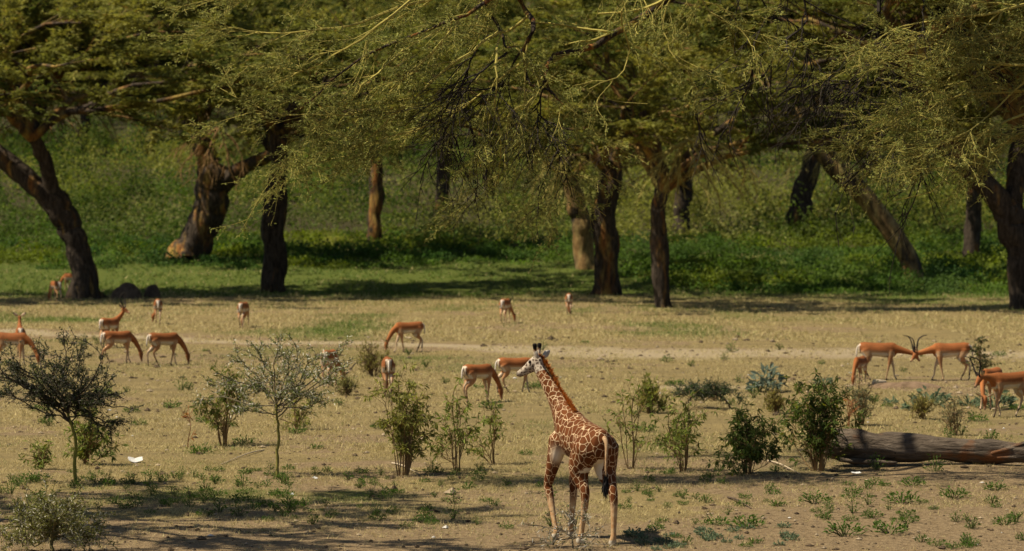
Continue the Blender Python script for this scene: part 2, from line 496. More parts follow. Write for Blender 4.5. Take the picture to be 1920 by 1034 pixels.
def tree(px, py, trunk_px, limbs_px, crown, label, mat, dscale=1., crown_s=1., crown_rz=0., group=None, flare=1.5, seed=0, extra=()):
    """trunk_px: list of (px,py,width px) from base up; limbs_px: more such lists starting at the trunk; crowns: list of (index into ends) """
    base = G(px, py) if py is not None else A(px)
    d = base[1]; k = d / F
    root = empty('acacia_tree', base)
    def poly(lst, dy=0.):
        return A([P(x, y, d + dy * j / max(len(lst) - 1, 1)) - base for j, (x, y, wv) in enumerate(lst)]), A([wv * k * .5 for (_, _, wv) in lst])
    p, r = poly(trunk_px); p[0, 2] -= .25
    V, q = trunk_mesh(p, r, flare, seed=seed)
    mb = MB(); mb.add(V, q)
    o = obj('trunk', mb.mesh('trunk', True), mat, root)
    ends = [p[-1]]
    if limbs_px:
        for j, (lst, dy) in enumerate(limbs_px):
            lp, lr = poly(lst, dy)
            V, q = trunk_mesh(lp, lr, 1., seed=seed + j + 5)
            m2 = MB(); m2.add(V, q)
            obj('limb', m2.mesh('limb', True), mat, root)
            ends.append(lp[-1])
    for (ei, ci, s, rz) in crown:
        ml, mf = CROWNS[ci]
        for nm, m_, mt in (('branches', ml, M_LIMB), ('crown', mf, M_LEAF)):
            o = obj(nm, m_, mt, root, ends[ei]); o.rotation_euler = (0, 0, rz); o.scale = (s, s, min(s, 1.0) * .92)
    tag(root, label, 'tree', group)
    return root

tree(165, 560, [(168, 562, 52), (150, 480, 46), (128, 425, 48), (100, 375, 50)],
     [([(108, 392, 40), (60, 340, 40), (0, 292, 38), (-70, 240, 30)], 1.), ([(104, 380, 30), (82, 300, 26), (60, 245, 22)], -1.)],
     [(1, 0, 1.3, .3), (2, 1, 1.3, 1.4)], 'dark forked acacia leaning left with one limb running out of frame', M_BARK_DARK, seed=1)
T_TWIST = tree(345, 486, [(350, 488, 60), (375, 430, 62), (398, 370, 60), (400, 330, 62)],
     [([(395, 340, 44), (385, 290, 38), (372, 240, 30)], 0.), ([(410, 350, 40), (450, 320, 28), (512, 288, 22)], -1.)],
     [(1, 2, 1.05, .9), (2, 3, .9, 2.2)], 'thick twisted acacia with yellow scarred base left of the straight dark trunk', M_BARK_MIX, seed=2, flare=1.3)
tree(513, 548, [(513, 550, 42), (514, 480, 42), (512, 405, 46), (520, 330, 34), (524, 240, 32)], [([(522, 262, 22), (470, 175, 20), (380, 128, 17), (270, 125, 13), (110, 132, 8)], -2.)],
     [(0, 4, 1.4, 2.0), (1, 2, .95, .5)], 'straight dark acacia trunk at the edge of the lit grass, left of centre', M_BARK_DARK, seed=3, flare=1.25)
tree(702, 460, [(702, 462, 27), (704, 400, 27), (705, 330, 27), (706, 250, 24)], [], [(0, 0, .9, 4.0)], 'slim straight acacia with orange and grey bark behind the green hedge of herbs', M_BARK_MIX, seed=4, flare=1.2)
tree(828, 392, [(828, 394, 24), (829, 340, 25), (833, 270, 24), (838, 200, 20)], [], [(0, 2, .9, 1.0)], 'orange barked acacia standing far back on the slope, left of the dark one', M_BARK_MIX, seed=5, flare=1.2)
tree(918, 374, [(918, 376, 24), (920, 320, 25), (926, 260, 24), (930, 190, 20)], [], [(0, 4, .9, 3.0)], 'dark acacia trunk far back on the slope behind hanging twigs', M_BARK_DARK, seed=6, flare=1.2)
T_PALE = tree(1100, 505, [(1100, 507, 32), (1090, 440, 36), (1080, 380, 34), (1068, 330, 30)], [([(1072, 345, 22), (1050, 290, 18), (1010, 240, 14)], -1.)],
     [(0, 3, .85, .4)], 'pale yellow barked acacia leaning left behind the broad dark trunk', M_BARK_PALE, seed=7)
tree(1137, 553, [(1137, 555, 40), (1136, 480, 44), (1134, 400, 44), (1141, 350, 42), (1146, 310, 38)], [], [(0, 1, 1.2, 5.0)],
     'broad acacia with flared roots and yellow streak, right of centre', M_BARK_MIX, seed=8, flare=1.7)
T_SLIM = tree(1240, 577, [(1242, 579, 26), (1238, 500, 31), (1235, 430, 31), (1237, 380, 28), (1242, 345, 26)], [], [(0, 0, 1.2, 2.1)],
     'slender dark acacia with scarred grey bark standing nearest to the open plain', M_BARK_DARK, seed=9, flare=1.3)
tree(1278, 442, [(1278, 444, 30), (1280, 380, 30), (1283, 320, 28), (1288, 250, 24)], [], [(0, 0, .9, .2)], 'dark acacia behind the slender trunk on the green slope', M_BARK_DARK, seed=10, flare=1.2)
tree(1490, 436, [(1490, 438, 40), (1500, 385, 40), (1515, 330, 38), (1532, 270, 32)], [], [(0, 4, 1., 4.4)], 'dark acacia leaning right above the green herbs', M_BARK_DARK, seed=11, flare=1.15)
T_SLANT = tree(1715, 527, [(1718, 530, 32), (1702, 480, 34), (1660, 420, 36), (1610, 355, 36), (1560, 308, 34), (1515, 250, 26), (1480, 160, 20)],
     [([(1560, 312, 20), (1545, 230, 16), (1520, 130, 12)], -1.)], [(0, 3, .95, 1.1)], 'slanting acacia trunk with ochre upper side, leaning far to the left', M_BARK_PALE, seed=12, flare=1.15)
tree(1822, 487, [(1821, 489, 30), (1824, 430, 29), (1828, 360, 28), (1835, 280, 25)], [], [(0, 1, .8, 3.3)], 'upright dark acacia between the slanting trunk and the big forked one', M_BARK_DARK, seed=13, flare=1.2)
tree(1914, 580, [(1915, 583, 30), (1910, 500, 44), (1900, 430, 50), (1888, 385, 54)],
     [([(1890, 400, 46), (1845, 340, 42), (1790, 290, 40), (1740, 220, 30), (1700, 120, 22)], -1.), ([(1896, 392, 36), (1906, 320, 34), (1915, 230, 28)], 1.)],
     [(1, 4, 1.2, .8), (2, 0, 1.35, 2.9)], 'big dark forked acacia at the right edge of the frame', M_BARK_DARK, seed=14)

def drooping_boughs(root, d, start, ends, seed, n1=9, col=(.27, .225, .065)):
    global rng, U
    rng = np.random.default_rng(seed); U = rng.uniform
    base = A(root.location); L = []
    for (ex, ey) in ends:
        a = P(start[0] + U(-8, 8), start[1] + U(-10, 10), d - .5); b = P(ex, ey, d - 1.2 + U(-1.2, 1.2))
        m_ = a * .5 + b * .5 + A([0, 0, .12 * np.linalg.norm(b - a)])
        L.append(resample([a, m_, b], 9) + np.cumsum(rng.normal(size=(9, 3)) * .03, axis=0))
    L = A(L) - base; Rr = np.tile(np.linspace(.055, .022, 9), (len(L), 1))
    mb = MB(); V, q = tubes(L, Rr, 5); mb.add(V, q, col)
    p1, r1 = spawn(L, Rr, n1, (.5, 1.5), .55, n=6, t0=.2, droop=.10, jit=.10, rmin=.017)
    V, q = tubes(p1, r1, 3); mb.add(V, q, col)
    p2, r2 = spawn(p1, r1, 3, (.25, .7), .6, n=4, t0=.2, droop=.08, jit=.10, rmin=.012)
    V, q = tubes(p2, r2, 3); mb.add(V, q, A(col) * 1.05)
    o = obj('drooping_boughs', mb.mesh('boughs'), M_TWIG, root); o['kind'] = 'stuff'

drooping_boughs(T_SLIM, 132, (1290, 262), [(1215, 345), (1245, 350), (1270, 345), (1310, 345), (1340, 350), (1385, 350), (1420, 340), (1230, 320), (1365, 320)], 1)
drooping_boughs(T_PALE, 164, (1075, 285), [(980, 395), (1005, 415), (1025, 400), (1050, 380), (960, 340), (1090, 350), (1110, 370)], 2)
drooping_boughs(T_TWIST, 168, (415, 245), [(350, 300), (380, 315), (400, 320), (430, 310), (455, 300), (330, 285)], 3, 7, (.24, .14, .06))
drooping_boughs(T_SLANT, 164, (1560, 275), [(1490, 300), (1520, 320), (1600, 310), (1630, 320), (1580, 330), (1470, 330)], 4, 6, (.20, .17, .06))
rng = np.random.default_rng(24); U = rng.uniform

# wooded slope: more whole trees further up
def slope_tree(x, y, ci, s, rz, h):
    z = float(ground_z(x, y))
    root = empty('slope_tree', (x, y, z), rz)
    p = A([(0, 0, -.3), (.1, .05, h * .35), (-.1, .1, h * .7), (.05, 0, h)])
    V, q = trunk_mesh(p, A([.42, .38, .34, .30]), 1.2, seed=int(x * 7) % 50)
    mb = MB(); mb.add(V, q); obj('trunk', mb.mesh('trunk', True), M_BARK_MIX if U() < .5 else M_BARK_DARK, root)
    ml, mf = CROWNS[ci]
    for nm, m_, mt in (('branches', ml, M_LIMB), ('crown', mf, M_LEAF)):
        o = obj(nm, m_, mt, root, (0.05, 0, h)); o.scale = (s, s, s)
    tag(root, 'flat topped green acacia merging into the wood on the slope behind', 'tree', 'acacias of the wooded slope')

k = 0
for y0, n_, sp in ((272, 7, 11.), (298, 8, 11.), (330, 9, 12.), (385, 10, 13.), (440, 11, 14.), (510, 12, 15.), (600, 13, 17.)):
    for j in range(n_):
        x = (j - (n_ - 1) / 2) * sp + U(-2.5, 2.5)
        slope_tree(x, y0 + U(-9, 9), k % 5, U(.9, 1.2), U(0, 6.28), U(2.6, 4.2))
        k += 1

# ------------------------------------------------------------------ undergrowth, slope shrubs (one mass each)
def leaf_mass(name, label, cat, x, y, z, col, ln, wd, tilt=.8):
    N = len(x)
    p = np.stack([x, y, z], 1)
    d = nrm(rng.normal(size=(N, 3)) * A([1, 1, .5]) + A([0, 0, -.1]))
    up = nrm(A([-.15, -.25, 1.]) + rng.normal(size=(N, 3)) * tilt)
    V, q = leaves(p, d, up, ln, wd)
    o = obj(name, mesh_np(name, V, q, col=np.repeat(np.clip(col, .005, .6), 4, 0)), M_LEAF)
    tag(o, label, cat, kind='stuff'); return o

def clumpy(N, xr, yr, hfun, seed):
    x = U(-1, 1, N); y = U(yr[0], yr[1], N); x = x * xr * y
    h = hfun(x, y)
    t = U(0, 1, N) ** .55
    return x, y, t * h, h, t

def clump_mass(name, label, cx, cy, r, h, per, colf, ln, wd):
    """leaf shells over many small mounds, one mass"""
    n = len(cx); b = np.repeat(np.arange(n), per); N = n * per
    nn = rng.normal(size=(N, 3)); nn[:, 2] = np.abs(nn[:, 2]) + .05; nn = nrm(nn)
    sh = U(.72, 1.08, N) * (1 + .25 * (vn(nn[:, 0] * 2 + b * 3.7, nn[:, 1] * 2 + b * 1.3, 5) - .5))
    x = cx[b] + nn[:, 0] * r[b] * sh; y = cy[b] + nn[:, 1] * r[b] * sh
    z = ground_z(x, y) - .05 + nn[:, 2] * h[b] * sh
    d = nrm(rng.normal(size=(N, 3)) + A([0, 0, -.35]))
    up = nrm(nn + rng.normal(size=(N, 3)) * .32)
    V, q = leaves(np.stack([x, y, z], 1), d, up, U(ln[0], ln[1], N), U(wd[0], wd[1], N))
    c = colf(cx, cy)[b] * (1 + rng.normal(size=(N, 1)) * .11)
    o = obj(name, mesh_np(name, V, q, col=np.repeat(np.clip(c, .005, .6), 4, 0)), M_LEAF)
    tag(o, label, 'undergrowth', kind='stuff'); return o

def herb_edge(x): return 173 + 9 * (fbm(x * .12, x * 0 + 3, 44, 3) - .5) - 16 * sstep(3, 9, x) - 6 * sstep(14, 22, x)
n = 2600
y = U(150, 198, n); x = U(-1, 1, n) * .18 * y
k = y > herb_edge(x); x, y = x[k], y[k]
def hc(x, y):
    cl = vn(x * .55, y * .4, 52)[:, None]; c2 = fbm(x * .2, y * .15, 53, 3)
    c = A([.034, .075, .020])[None] * (1 - cl) + A([.105, .16, .030])[None] * cl
    c = c + sstep(.55, .65, c2)[:, None] * A([.065, .05, .002]) + (1 - sstep(.32, .40, c2))[:, None] * A([.015, .015, .008])
    return c * U(.75, 1.25, (len(x), 1))
hb = fbm(x * .25, y * .2, 41, 3)
clump_mass('undergrowth', 'bright green leafy herbs carpeting the ground under the acacias', x, y, U(.5, 1.0, len(x)), (.25 + 1.6 * np.maximum(hb - .3, 0)) * U(.7, 1.3, len(x)) * (.45 + .55 * sstep(0, 5, y - herb_edge(x))), 60, hc, (.13, .27), (.08, .15))
n = 1300
y = 188 + 150 * U(0, 1, n) ** 1.4; x = U(-1, 1, n) * .18 * y
def sc_(x, y):
    cl = fbm(x * .12, y * .1, 71, 3); c2 = vn(x * .5, y * .4, 75)
    c = A([.080, .115, .024])[None] * np.ones((len(x), 1))
    c = c + sstep(.38, .56, cl)[:, None] * A([.135, .105, .03]) + (sstep(.60, .8, c2) * .8)[:, None] * A([.08, .06, .04])
    return c * U(.65, 1.3, (len(x), 1))
sb = fbm(x * .10, y * .08, 61, 3)
clump_mass('slope_shrubs', 'olive and grey green scrub covering the slope behind the trees', x, y, U(1.0, 3.0, n), (.4 + 7.5 * np.maximum(sb - .36, 0)) * U(.5, 1.5, n), 80, sc_, (.14, .32), (.07, .15))

n = 290
y = 201 + 100 * U(0, 1, n) ** 1.25; x = U(-1, 1, n) * .175 * y
k = ~((y < 232) & ((np.abs(x / y + .0206) < .0075) | (np.abs(x / y + .0066) < .0075))); x, y = x[k], y[k]; n = len(x)
def bc(x, y):
    t_ = fbm(x * .09, y * .08, 73, 2)[:, None]; t_ = sstep(.35, .65, t_)
    return (A([.055, .090, .018])[None] * (1 - t_) + A([.18, .185, .040])[None] * t_) * U(.5, 1.45, (len(x), 1))
clump_mass('slope_bushes', 'taller rounded bushes dotted over the slope behind the trees', x, y, U(1.1, 2.6, n), U(1.4, 4.2, n), 300, bc, (.16, .36), (.08, .17))

# short lit lawn grass in front of the herbs
def blades(N, xr, yr, ln, wd, colf, name, label, dens=None):
    y = U(yr[0], yr[1], N); x = U(-1, 1, N) * xr * y
    if dens is not None:
        k = U(0, 1, N) < dens(x, y); x, y = x[k], y[k]
    # small tufts
    x = np.repeat(x, 5) + rng.normal(size=len(x) * 5) * .025 * ln[1] / .15
    y = np.repeat(y, 5) + rng.normal(size=len(y) * 5) * .025 * ln[1] / .15
    n = len(x)
    p = np.stack([x, y, ground_z(x, y) - .01], 1)
    d = nrm(np.stack([rng.normal(size=n) * .8, rng.normal(size=n) * .8, U(.2, 1.0, n)], 1))
    L = U(ln[0], ln[1], n)[:, None]; W = U(wd[0], wd[1], n)[:, None]
    s = nrm(np.stack([rng.normal(size=n) + 1.2, rng.normal(size=n), np.zeros(n)], 1))
    V = np.stack([p - s * W * .5, p + s * W * .5, p + d * L], 1).reshape(-1, 3)
    T = np.arange(n * 3).reshape(-1, 3)
    c = colf(x, y, n)
    o = obj(name, mesh_np(name, V, F3=T, col=np.repeat(np.clip(c, .01, .7), 3, 0)), M_GRASS)
    tag(o, label, 'grass', kind='stuff'); return o

def dry_col(x, y, n):
    g = f_green(x, y) + (fbm(x * .8, y * .5, 81, 2) - .5) * .5
    c = A([.42, .34, .16])[None] * np.ones((n, 1)) * (1 + rng.normal(size=(n, 1)) * .25)
    gc = A([.10, .145, .03])[None] * (1 + rng.normal(size=(n, 1)) * .25)
    m = (U(0, 1, n) < np.clip(g * 1.15 - .02, 0, .95))[:, None]
    return np.where(m, gc, c)

blades(74000, .16, (42, 62), (.03, .11), (.005, .010), dry_col, 'dry_grass', 'short dry straw grass round the giraffe and the bushes',
       lambda x, y: np.clip(.95 - 1.05 * f_bare(x, y), .06, 1) * sstep(.25, .6, fbm(x * .9, y * .7, 91, 3)))
blades(62000, .155, (60, 106), (.04, .13), (.009, .018), dry_col, 'dry_grass', 'short dry straw grass on the open plain among the antelopes',
       lambda x, y: np.clip(.95 - 1.0 * f_bare(x, y), .06, 1) * sstep(.25, .6, fbm(x * .5, y * .35, 92, 3)))
blades(15000, .155, (150, 186), (.10, .26), (.03, .055), dry_col, 'green_grass', 'bright green grass strip between the tree shade and the herb bank',
       lambda x, y: sstep(.2, .5, fbm(x * .4, y * .3, 95, 3)))
blades(30000, .155, (104, 152), (.07, .20), (.016, .032), dry_col, 'green_grass', 'olive and green grass on the far side of the plain below the trees',
       lambda x, y: np.clip(.95 - 1.0 * f_bare(x, y), .06, 1) * sstep(.2, .55, fbm(x * .3, y * .2, 93, 3)))

# ------------------------------------------------------------------ animals: helpers
def loft_rings(rows, sides=16):
    """rows: (center(3), side vec, up vec, a, b) -> closed tube"""
    a = np.arange(sides) * 2 * math.pi / sides
    V = []; 
    for c, s, u, ra, rb in rows:
        V.append(A(c)[None] + np.cos(a)[:, None] * A(s)[None] * ra + np.sin(a)[:, None] * A(u)[None] * rb)
    n = len(rows); V = np.concatenate(V + [A(rows[0][0])[None], A(rows[-1][0])[None]])
    Fq = []; Ft = []
    for i in range(n - 1):
        for j in range(sides):
            Fq.append((i * sides + j, i * sides + (j + 1) % sides, (i + 1) * sides + (j + 1) % sides, (i + 1) * sides + j))
    b, t = n * sides, n * sides + 1
    for j in range(sides):
        Ft.append((b, (j + 1) % sides, j)); Ft.append((t, (n - 1) * sides + j, (n - 1) * sides + (j + 1) % sides))
    return V, A(Fq), A(Ft)

def limb_loft(pts, rad, n=14, sides=12, flat=1., ref=(0, 1, 0)):
    p, r = resample(pts, n, rad)
    T = nrm(np.gradient(p, axis=0)); rows = []
    for c, t, ra in zip(p, T, r):
        s = nrm(A(ref, float) - np.dot(A(ref, float), t) * t); u = np.cross(t, s)
        rows.append((c, s, u, ra * flat, ra))
    # round the ends
    rows.insert(0, (rows[0][0] - T[0] * r[0] * .6, rows[0][1], rows[0][2], rows[0][3] * .6, rows[0][4] * .6))
    rows.append((rows[-1][0] + T[-1] * r[-1] * .5, rows[-1][1], rows[-1][2], rows[-1][3] * .6, rows[-1][4] * .6))
    return loft_rings(rows, sides)

def fuse(parts, voxel, smooth=3, fac=.5, dec=.4):
    """several lofts -> one continuous skin"""
    V = []; Q = []; T = []; n = 0
    for v, q, t in parts:
        V.append(v); Q.append(q + n); T.append(t + n); n += len(v)
    me = mesh_np('tmp', np.concatenate(V), np.concatenate(Q), np.concatenate(T))
    o = bpy.data.objects.new('tmp', me); COL.objects.link(o)
    m = o.modifiers.new('r', 'REMESH'); m.mode = 'VOXEL'; m.voxel_size = voxel
    s = o.modifiers.new('s', 'SMOOTH'); s.iterations = smooth; s.factor = fac
    dm = o.modifiers.new('d', 'DECIMATE'); dm.ratio = dec
    dg = bpy.context.evaluated_depsgraph_get()
    res = bpy.data.meshes.new_from_object(o.evaluated_get(dg))
    bpy.data.objects.remove(o); bpy.data.meshes.remove(me)
    res.polygons.foreach_set('use_smooth', np.ones(len(res.polygons), bool))
    return res

def vco(me):
    v = np.zeros(len(me.vertices) * 3); me.vertices.foreach_get('co', v); return v.reshape(-1, 3)
def vno(me):
    v = np.zeros(len(me.vertices) * 3); me.vertices.foreach_get('normal', v); return v.reshape(-1, 3)
def set_col(me, c):
    a = me.color_attributes.new('col', 'FLOAT_COLOR', 'POINT'); d = np.ones((len(c), 4), np.float32); d[:, :3] = c
    a.data.foreach_set('color', d.ravel())
def set_attr(me, k, v):
    a = me.attributes.new(k, 'FLOAT', 'POINT'); a.data.foreach_set('value', A(v, np.float32))
def seg_dist(X, p):
    """distance from points to polyline, and position along it 0..1"""
    best = np.full(len(X), 1e9); tt = np.zeros(len(X)); n = len(p) - 1
    for i in range(n):
        a, b = p[i], p[i + 1]; ab = b - a
        t = np.clip(((X - a) @ ab) / (ab @ ab), 0, 1)
        d = np.linalg.norm(X - a - t[:, None] * ab, axis=1)
        m = d < best; best[m] = d[m]; tt[m] = (i + t[m]) / n
    return best, tt
def lerp3(a, b, t):
    return A(a)[None] * (1 - t[:, None]) + A(b)[None] * t[:, None]

# ------------------------------------------------------------------ giraffe
def giraffe():
    base = G(1090, 1017)
    ang = math.radians(90 + 24)
    torso = [(-.70, 1.32, .05, .08), (-.66, 1.31, .13, .17), (-.55, 1.295, .19, .225), (-.38, 1.295, .215, .26), (-.15, 1.315, .225, .27),
             (.10, 1.36, .228, .285), (.30, 1.41, .21, .33), (.45, 1.45, .18, .325), (.57, 1.48, .125, .26), (.66, 1.51, .06, .13)]
    tr = [(A([x, 0, z]), A([0, 1, 0]), A([0, 0, 1]), a, b) for x, z, a, b in torso]
    parts = [loft_rings(tr, 24)]
    neck = A([(.36, 0, 1.50), (.53, .02, 1.68), (.68, .06, 1.86), (.82, .12, 2.05), (.92, .17, 2.20), (.97, .19, 2.29)])
    nr = [.25, .183, .132, .104, .087, .081]
    parts.append(limb_loft(neck, nr, 18, 18, .80))
    # head points to the left of the picture
    hd = nrm(A([.74, .62, -.34])); hs = nrm(np.cross(A([0, 0, 1.]), hd)); hu = np.cross(hd, hs)
    h0 = A([.95, .17, 2.315])
    hrow = [(-.06, .0, .05, .06), (.0, .005, .078, .088), (.07, .005, .082, .088), (.15, -.012, .070, .078), (.23, -.034, .050, .060), (.31, -.05, .042, .047), (.36, -.058, .045, .043), (.395, -.062, .034, .032), (.41, -.064, .015, .015)]
    parts.append(loft_rings([(h0 + hd * a * .92 + hu * b, hs, hu, r1, r2) for a, b, r1, r2 in hrow], 14))
    jaw = [(.02, -.06, .045, .04), (.12, -.075, .035, .033), (.22, -.085, .028, .024), (.32, -.092, .026, .02), (.37, -.094, .02, .014)]
    parts.append(loft_rings([(h0 + hd * a * .92 + hu * b, hs, hu, r1, r2) for a, b, r1, r2 in jaw], 10))
    # ossicones (body), ear stalks are parts of their own
    oss = []
    for sd in (-1, 1):
        o0 = h0 + hd * .015 + hs * .04 * sd + hu * .06; o1 = o0 + hu * .165 - hd * .06 + hs * .034 * sd
        parts.append(limb_loft(A([o0 - hu * .03, o0 * .5 + o1 * .5, o1]), [.032, .025, .034], 8, 10)); oss.append((o0, o1))
    legs = {
        'fl': (A([(.40, .13, 1.32), (.47, .17, 1.06), (.63, .19, .70), (.60, .185, .62), (.46, .17, .20), (.42, .165, .105), (.46, .17, .03)]), [.16, .115, .066, .062, .038, .047, .056]),
        'fr': (A([(.40, -.13, 1.32), (.46, -.15, 1.06), (.52, -.13, .68), (.52, -.13, .60), (.56, -.12, .20), (.57, -.12, .105), (.61, -.12, .03)]), [.16, .115, .064, .060, .038, .046, .055]),
        'hl': (A([(-.42, .12, 1.28), (-.28, .16, .98), (-.34, .15, .80), (-.42, .14, .64), (-.30, .13, .22), (-.27, .13, .11), (-.22, .13, .03)]), [.215, .165, .098, .064, .040, .047, .056]),
        'hr': (A([(-.45, -.12, 1.28), (-.42, -.15, .98), (-.56, -.145, .80), (-.68, -.14, .62), (-.68, -.14, .22), (-.67, -.14, .11), (-.63, -.14, .03)]), [.215, .165, .098, .064, .040, .047, .056]),
    }
    for p, r in legs.values(): parts.append(limb_loft(p, r, 26, 14, .85))
    me = fuse(parts, .0115, 4, dec=.75)
    Vx = vco(me); Nn = vno(me)
    # pattern strength: fades on the lower legs, the face, the chest and the inner thighs
    mask = np.ones(len(Vx)); fine = np.ones(len(Vx))
    for k_, (p, r) in legs.items():
        d, t = seg_dist(Vx, p)
        low = (Vx[:, 2] < .95)
        inn = (d < .2) & low
        mask = np.where(inn, np.minimum(mask, sstep(.36, .62, Vx[:, 2])), mask)
    lc = np.where(Vx[:, 2] < .95, 1, 0)
    dh, th = seg_dist(Vx, A([h0 - hd * .02, h0 + hd * .4]))
    head = (dh < .16) & (Vx[:, 2] > 2.12)
    dn, tn = seg_dist(Vx, neck)
    chest = (Vx[:, 0] > .42) & (Vx[:, 2] < 1.30) & (Vx[:, 2] > .95) & (Vx[:, 1] > -.2)
    white = np.exp(-(((Vx[:, 0] - .31) / .06) ** 2 + ((Vx[:, 2] - 1.08) / .10) ** 2)) * (Vx[:, 1] > .05)
    inner = ((Vx[:, 2] < 1.12) & (Vx[:, 2] > .62) & (np.abs(Vx[:, 1]) < .05) & (Vx[:, 0] < -.2)) | ((Vx[:, 2] < 1.0) & (Nn[:, 2] < -.55))
    pale = np.maximum(np.clip(white * 1.3, 0, 1), inner * 1.)
    set_attr(me, 'pattern', np.clip(mask * (1 - pale), 0, 1))
    set_attr(me, 'head', head * 1.)
    set_attr(me, 'neckt', np.where(dn < .30, tn, 0) * (Vx[:, 0] > .35))
    set_attr(me, 'pale', pale)
    set_attr(me, 'hoof', 1 - sstep(.07, .085, Vx[:, 2]))
    tip = np.zeros(len(Vx))
    for o0, o1 in oss:
        tip = np.maximum(tip, 1 - sstep(.055, .075, np.linalg.norm(Vx - o1, axis=1)))
    set_attr(me, 'tip', tip)
    mz = sstep(.30, .40, ((Vx - h0) @ hd)) * head
    set_attr(me, 'muzzle', mz)

    m, nt, b, out = new_mat('giraffe_coat')
    tc = N_(nt, 'ShaderNodeTexCoord'); pos = tc.outputs['Object']
    def at(n): return N_(nt, 'ShaderNodeAttribute', attribute_name=n).outputs['Fac']
    # warp and, on the neck, shrink the patches
    nz = N_(nt, 'ShaderNodeTexNoise'); nz.inputs['Scale'].default_value = 9; nz.inputs['Detail'].default_value = 2
    nt.links.new(pos, nz.inputs['Vector'])
    wv = N_(nt, 'ShaderNodeVectorMath', operation='MULTIPLY_ADD'); wv.inputs[1].default_value = (.045, .045, .045)
    nt.links.new(nz.outputs['Color'], wv.inputs[0]); nt.links.new(pos, wv.inputs[2])
    def voro(scale, feat):
        v = N_(nt, 'ShaderNodeTexVoronoi'); v.feature = feat; v.inputs['Scale'].default_value = scale; v.inputs['Randomness'].default_value = .85
        nt.links.new(mapping(nt, wv.outputs[0], (1.0, 1.0, .88)), v.inputs['Vector']); return v
    va = voro(11.8, 'DISTANCE_TO_EDGE'); vb = voro(14.5, 'DISTANCE_TO_EDGE'); vh = voro(22, 'DISTANCE_TO_EDGE'); vc = voro(11.8, 'F1')
    ea = ramp(nt, va.outputs['Distance'], [(.022, 0), (.044, 1)])
    eb = ramp(nt, vb.outputs['Distance'], [(.028, 0), (.058, 1)])
    eh = ramp(nt, vh.outputs['Distance'], [(.10, 0), (.2, 1)])
    nk = ramp(nt, at('neckt'), [(.15, 0), (.35, 1)])
    e = mixc(nt, nk, ea, eb)
    mul = N_(nt, 'ShaderNodeMath', operation='MULTIPLY'); nt.links.new(e, mul.inputs[0]); nt.links.new(at('pattern'), mul.inputs[1])
    n2 = noise(nt, pos, 55, 3)
    brown = mixc(nt, vc.outputs['Color'], (.078, .024, .007), (.145, .046, .013))
    brown = mixc(nt, ramp(nt, n2, [(.35, 0), (.7, .5)]), brown, (.085, .027, .010))
    cream = mixc(nt, ramp(nt, n2, [(.3, 0), (.7, 1)]), (.46, .315, .175), (.58, .43, .27))
    c = mixc(nt, mul.outputs[0], cream, brown)
    # tan speckled lower legs
    lf = N_(nt, 'ShaderNodeMath', operation='SUBTRACT'); lf.inputs[0].default_value = 1; nt.links.new(at('pattern'), lf.inputs[1])
    sp = mixc(nt, ramp(nt, noise(nt, pos, 16, 3), [(.42, 0), (.62, 1)]), (.38, .21, .095), (.48, .33, .18))
    c = mixc(nt, lf.outputs[0], c, sp)
    c = mixc(nt, at('pale'), c, (.66, .58, .46))
    hd_ = mixc(nt, eh, (.42, .35, .27), (.07, .04, .028))
    hd_ = mixc(nt, ramp(nt, noise(nt, pos, 30, 3), [(.35, .5), (.55, 1)]), (.45, .38, .30), hd_)
    c = mixc(nt, at('head'), c, hd_)
    c = mixc(nt, at('muzzle'), c, (.09, .065, .05))
    c = mixc(nt, at('tip'), c, (.012, .009, .008))
    c = mixc(nt, at('hoof'), c, (.42, .37, .29))
    nt.links.new(c, b.inputs['Base Color'])
    b.inputs['Roughness'].default_value = .7; b.inputs['Specular IOR Level'].default_value = .06
    bump(nt, b, noise(nt, mapping(nt, pos, (1, 1, .35)), 110, 3), .35, .008)
    me.materials.clear(); me.materials.append(m)
    body = obj('giraffe', me); body.location = base; body.rotation_euler = (0, 0, ang)
    tag(body, 'young spotted giraffe walking away with its head turned left', 'giraffe')

    # mane
    fin = mixm = None
    cp = A([(.955, .175, 2.40), (.88, .115, 2.315), (.75, .055, 2.13), (.60, .02, 1.955), (.44, .0, 1.84), (.30, .0, 1.765), (.2, 0, 1.73)])
    pc = resample(cp, 60); T = nrm(np.gradient(pc, axis=0)); side = A([0, 1., 0]); up = nrm(np.cross(T, np.broadcast_to(side, T.shape)))
    up = np.where(up[:, 2:3] < 0, -up, up)
    nb = 1500
    i = rng.integers(0, 60, nb); f = U(-.5, .5, nb)[:, None]
    p = pc[i] + T[i] * .02 * f - up[i] * .05 + side[None] * rng.normal(size=(nb, 1)) * .010
    d = nrm(up[i] + rng.normal(size=(nb, 3)) * .20 + T[i] * .25)
    ln = U(.07, .105, nb) * (1 - .55 * sstep(45, 59, i))
    Vv, q = leaves(p, d, nrm(rng.normal(size=(nb, 3))), ln, U(.010, .018, nb), 0.02)
    cc = A([.42, .145, .034])[None] * (1 + rng.normal(size=(nb, 1)) * .25)
    obj('mane', mesh_np('mane', Vv, q, col=np.repeat(np.clip(cc, .01, .6), 4, 0)), M_LEAF_HAIR, body)
    # tail
    tp = A([(-.69, 0, 1.40), (-.755, .0, 1.33), (-.775, .01, 1.18), (-.77, .015, 1.02), (-.765, .01, .90)])
    Vv, q, t3 = limb_loft(tp, [.034, .027, .020, .016, .013], 14, 8)
    me2 = mesh_np('tail', Vv, q, t3, smooth=True)
    for nm in ('pattern', 'head', 'neckt', 'pale', 'hoof', 'tip', 'muzzle'): set_attr(me2, nm, np.full(len(Vv), .55 if nm == 'pattern' else 0.))
    tl = obj('tail', me2, m, body)
    nb = 260
    p = A([-.765, .01, .91])[None] + rng.normal(size=(nb, 3)) * A([.010, .010, .04])
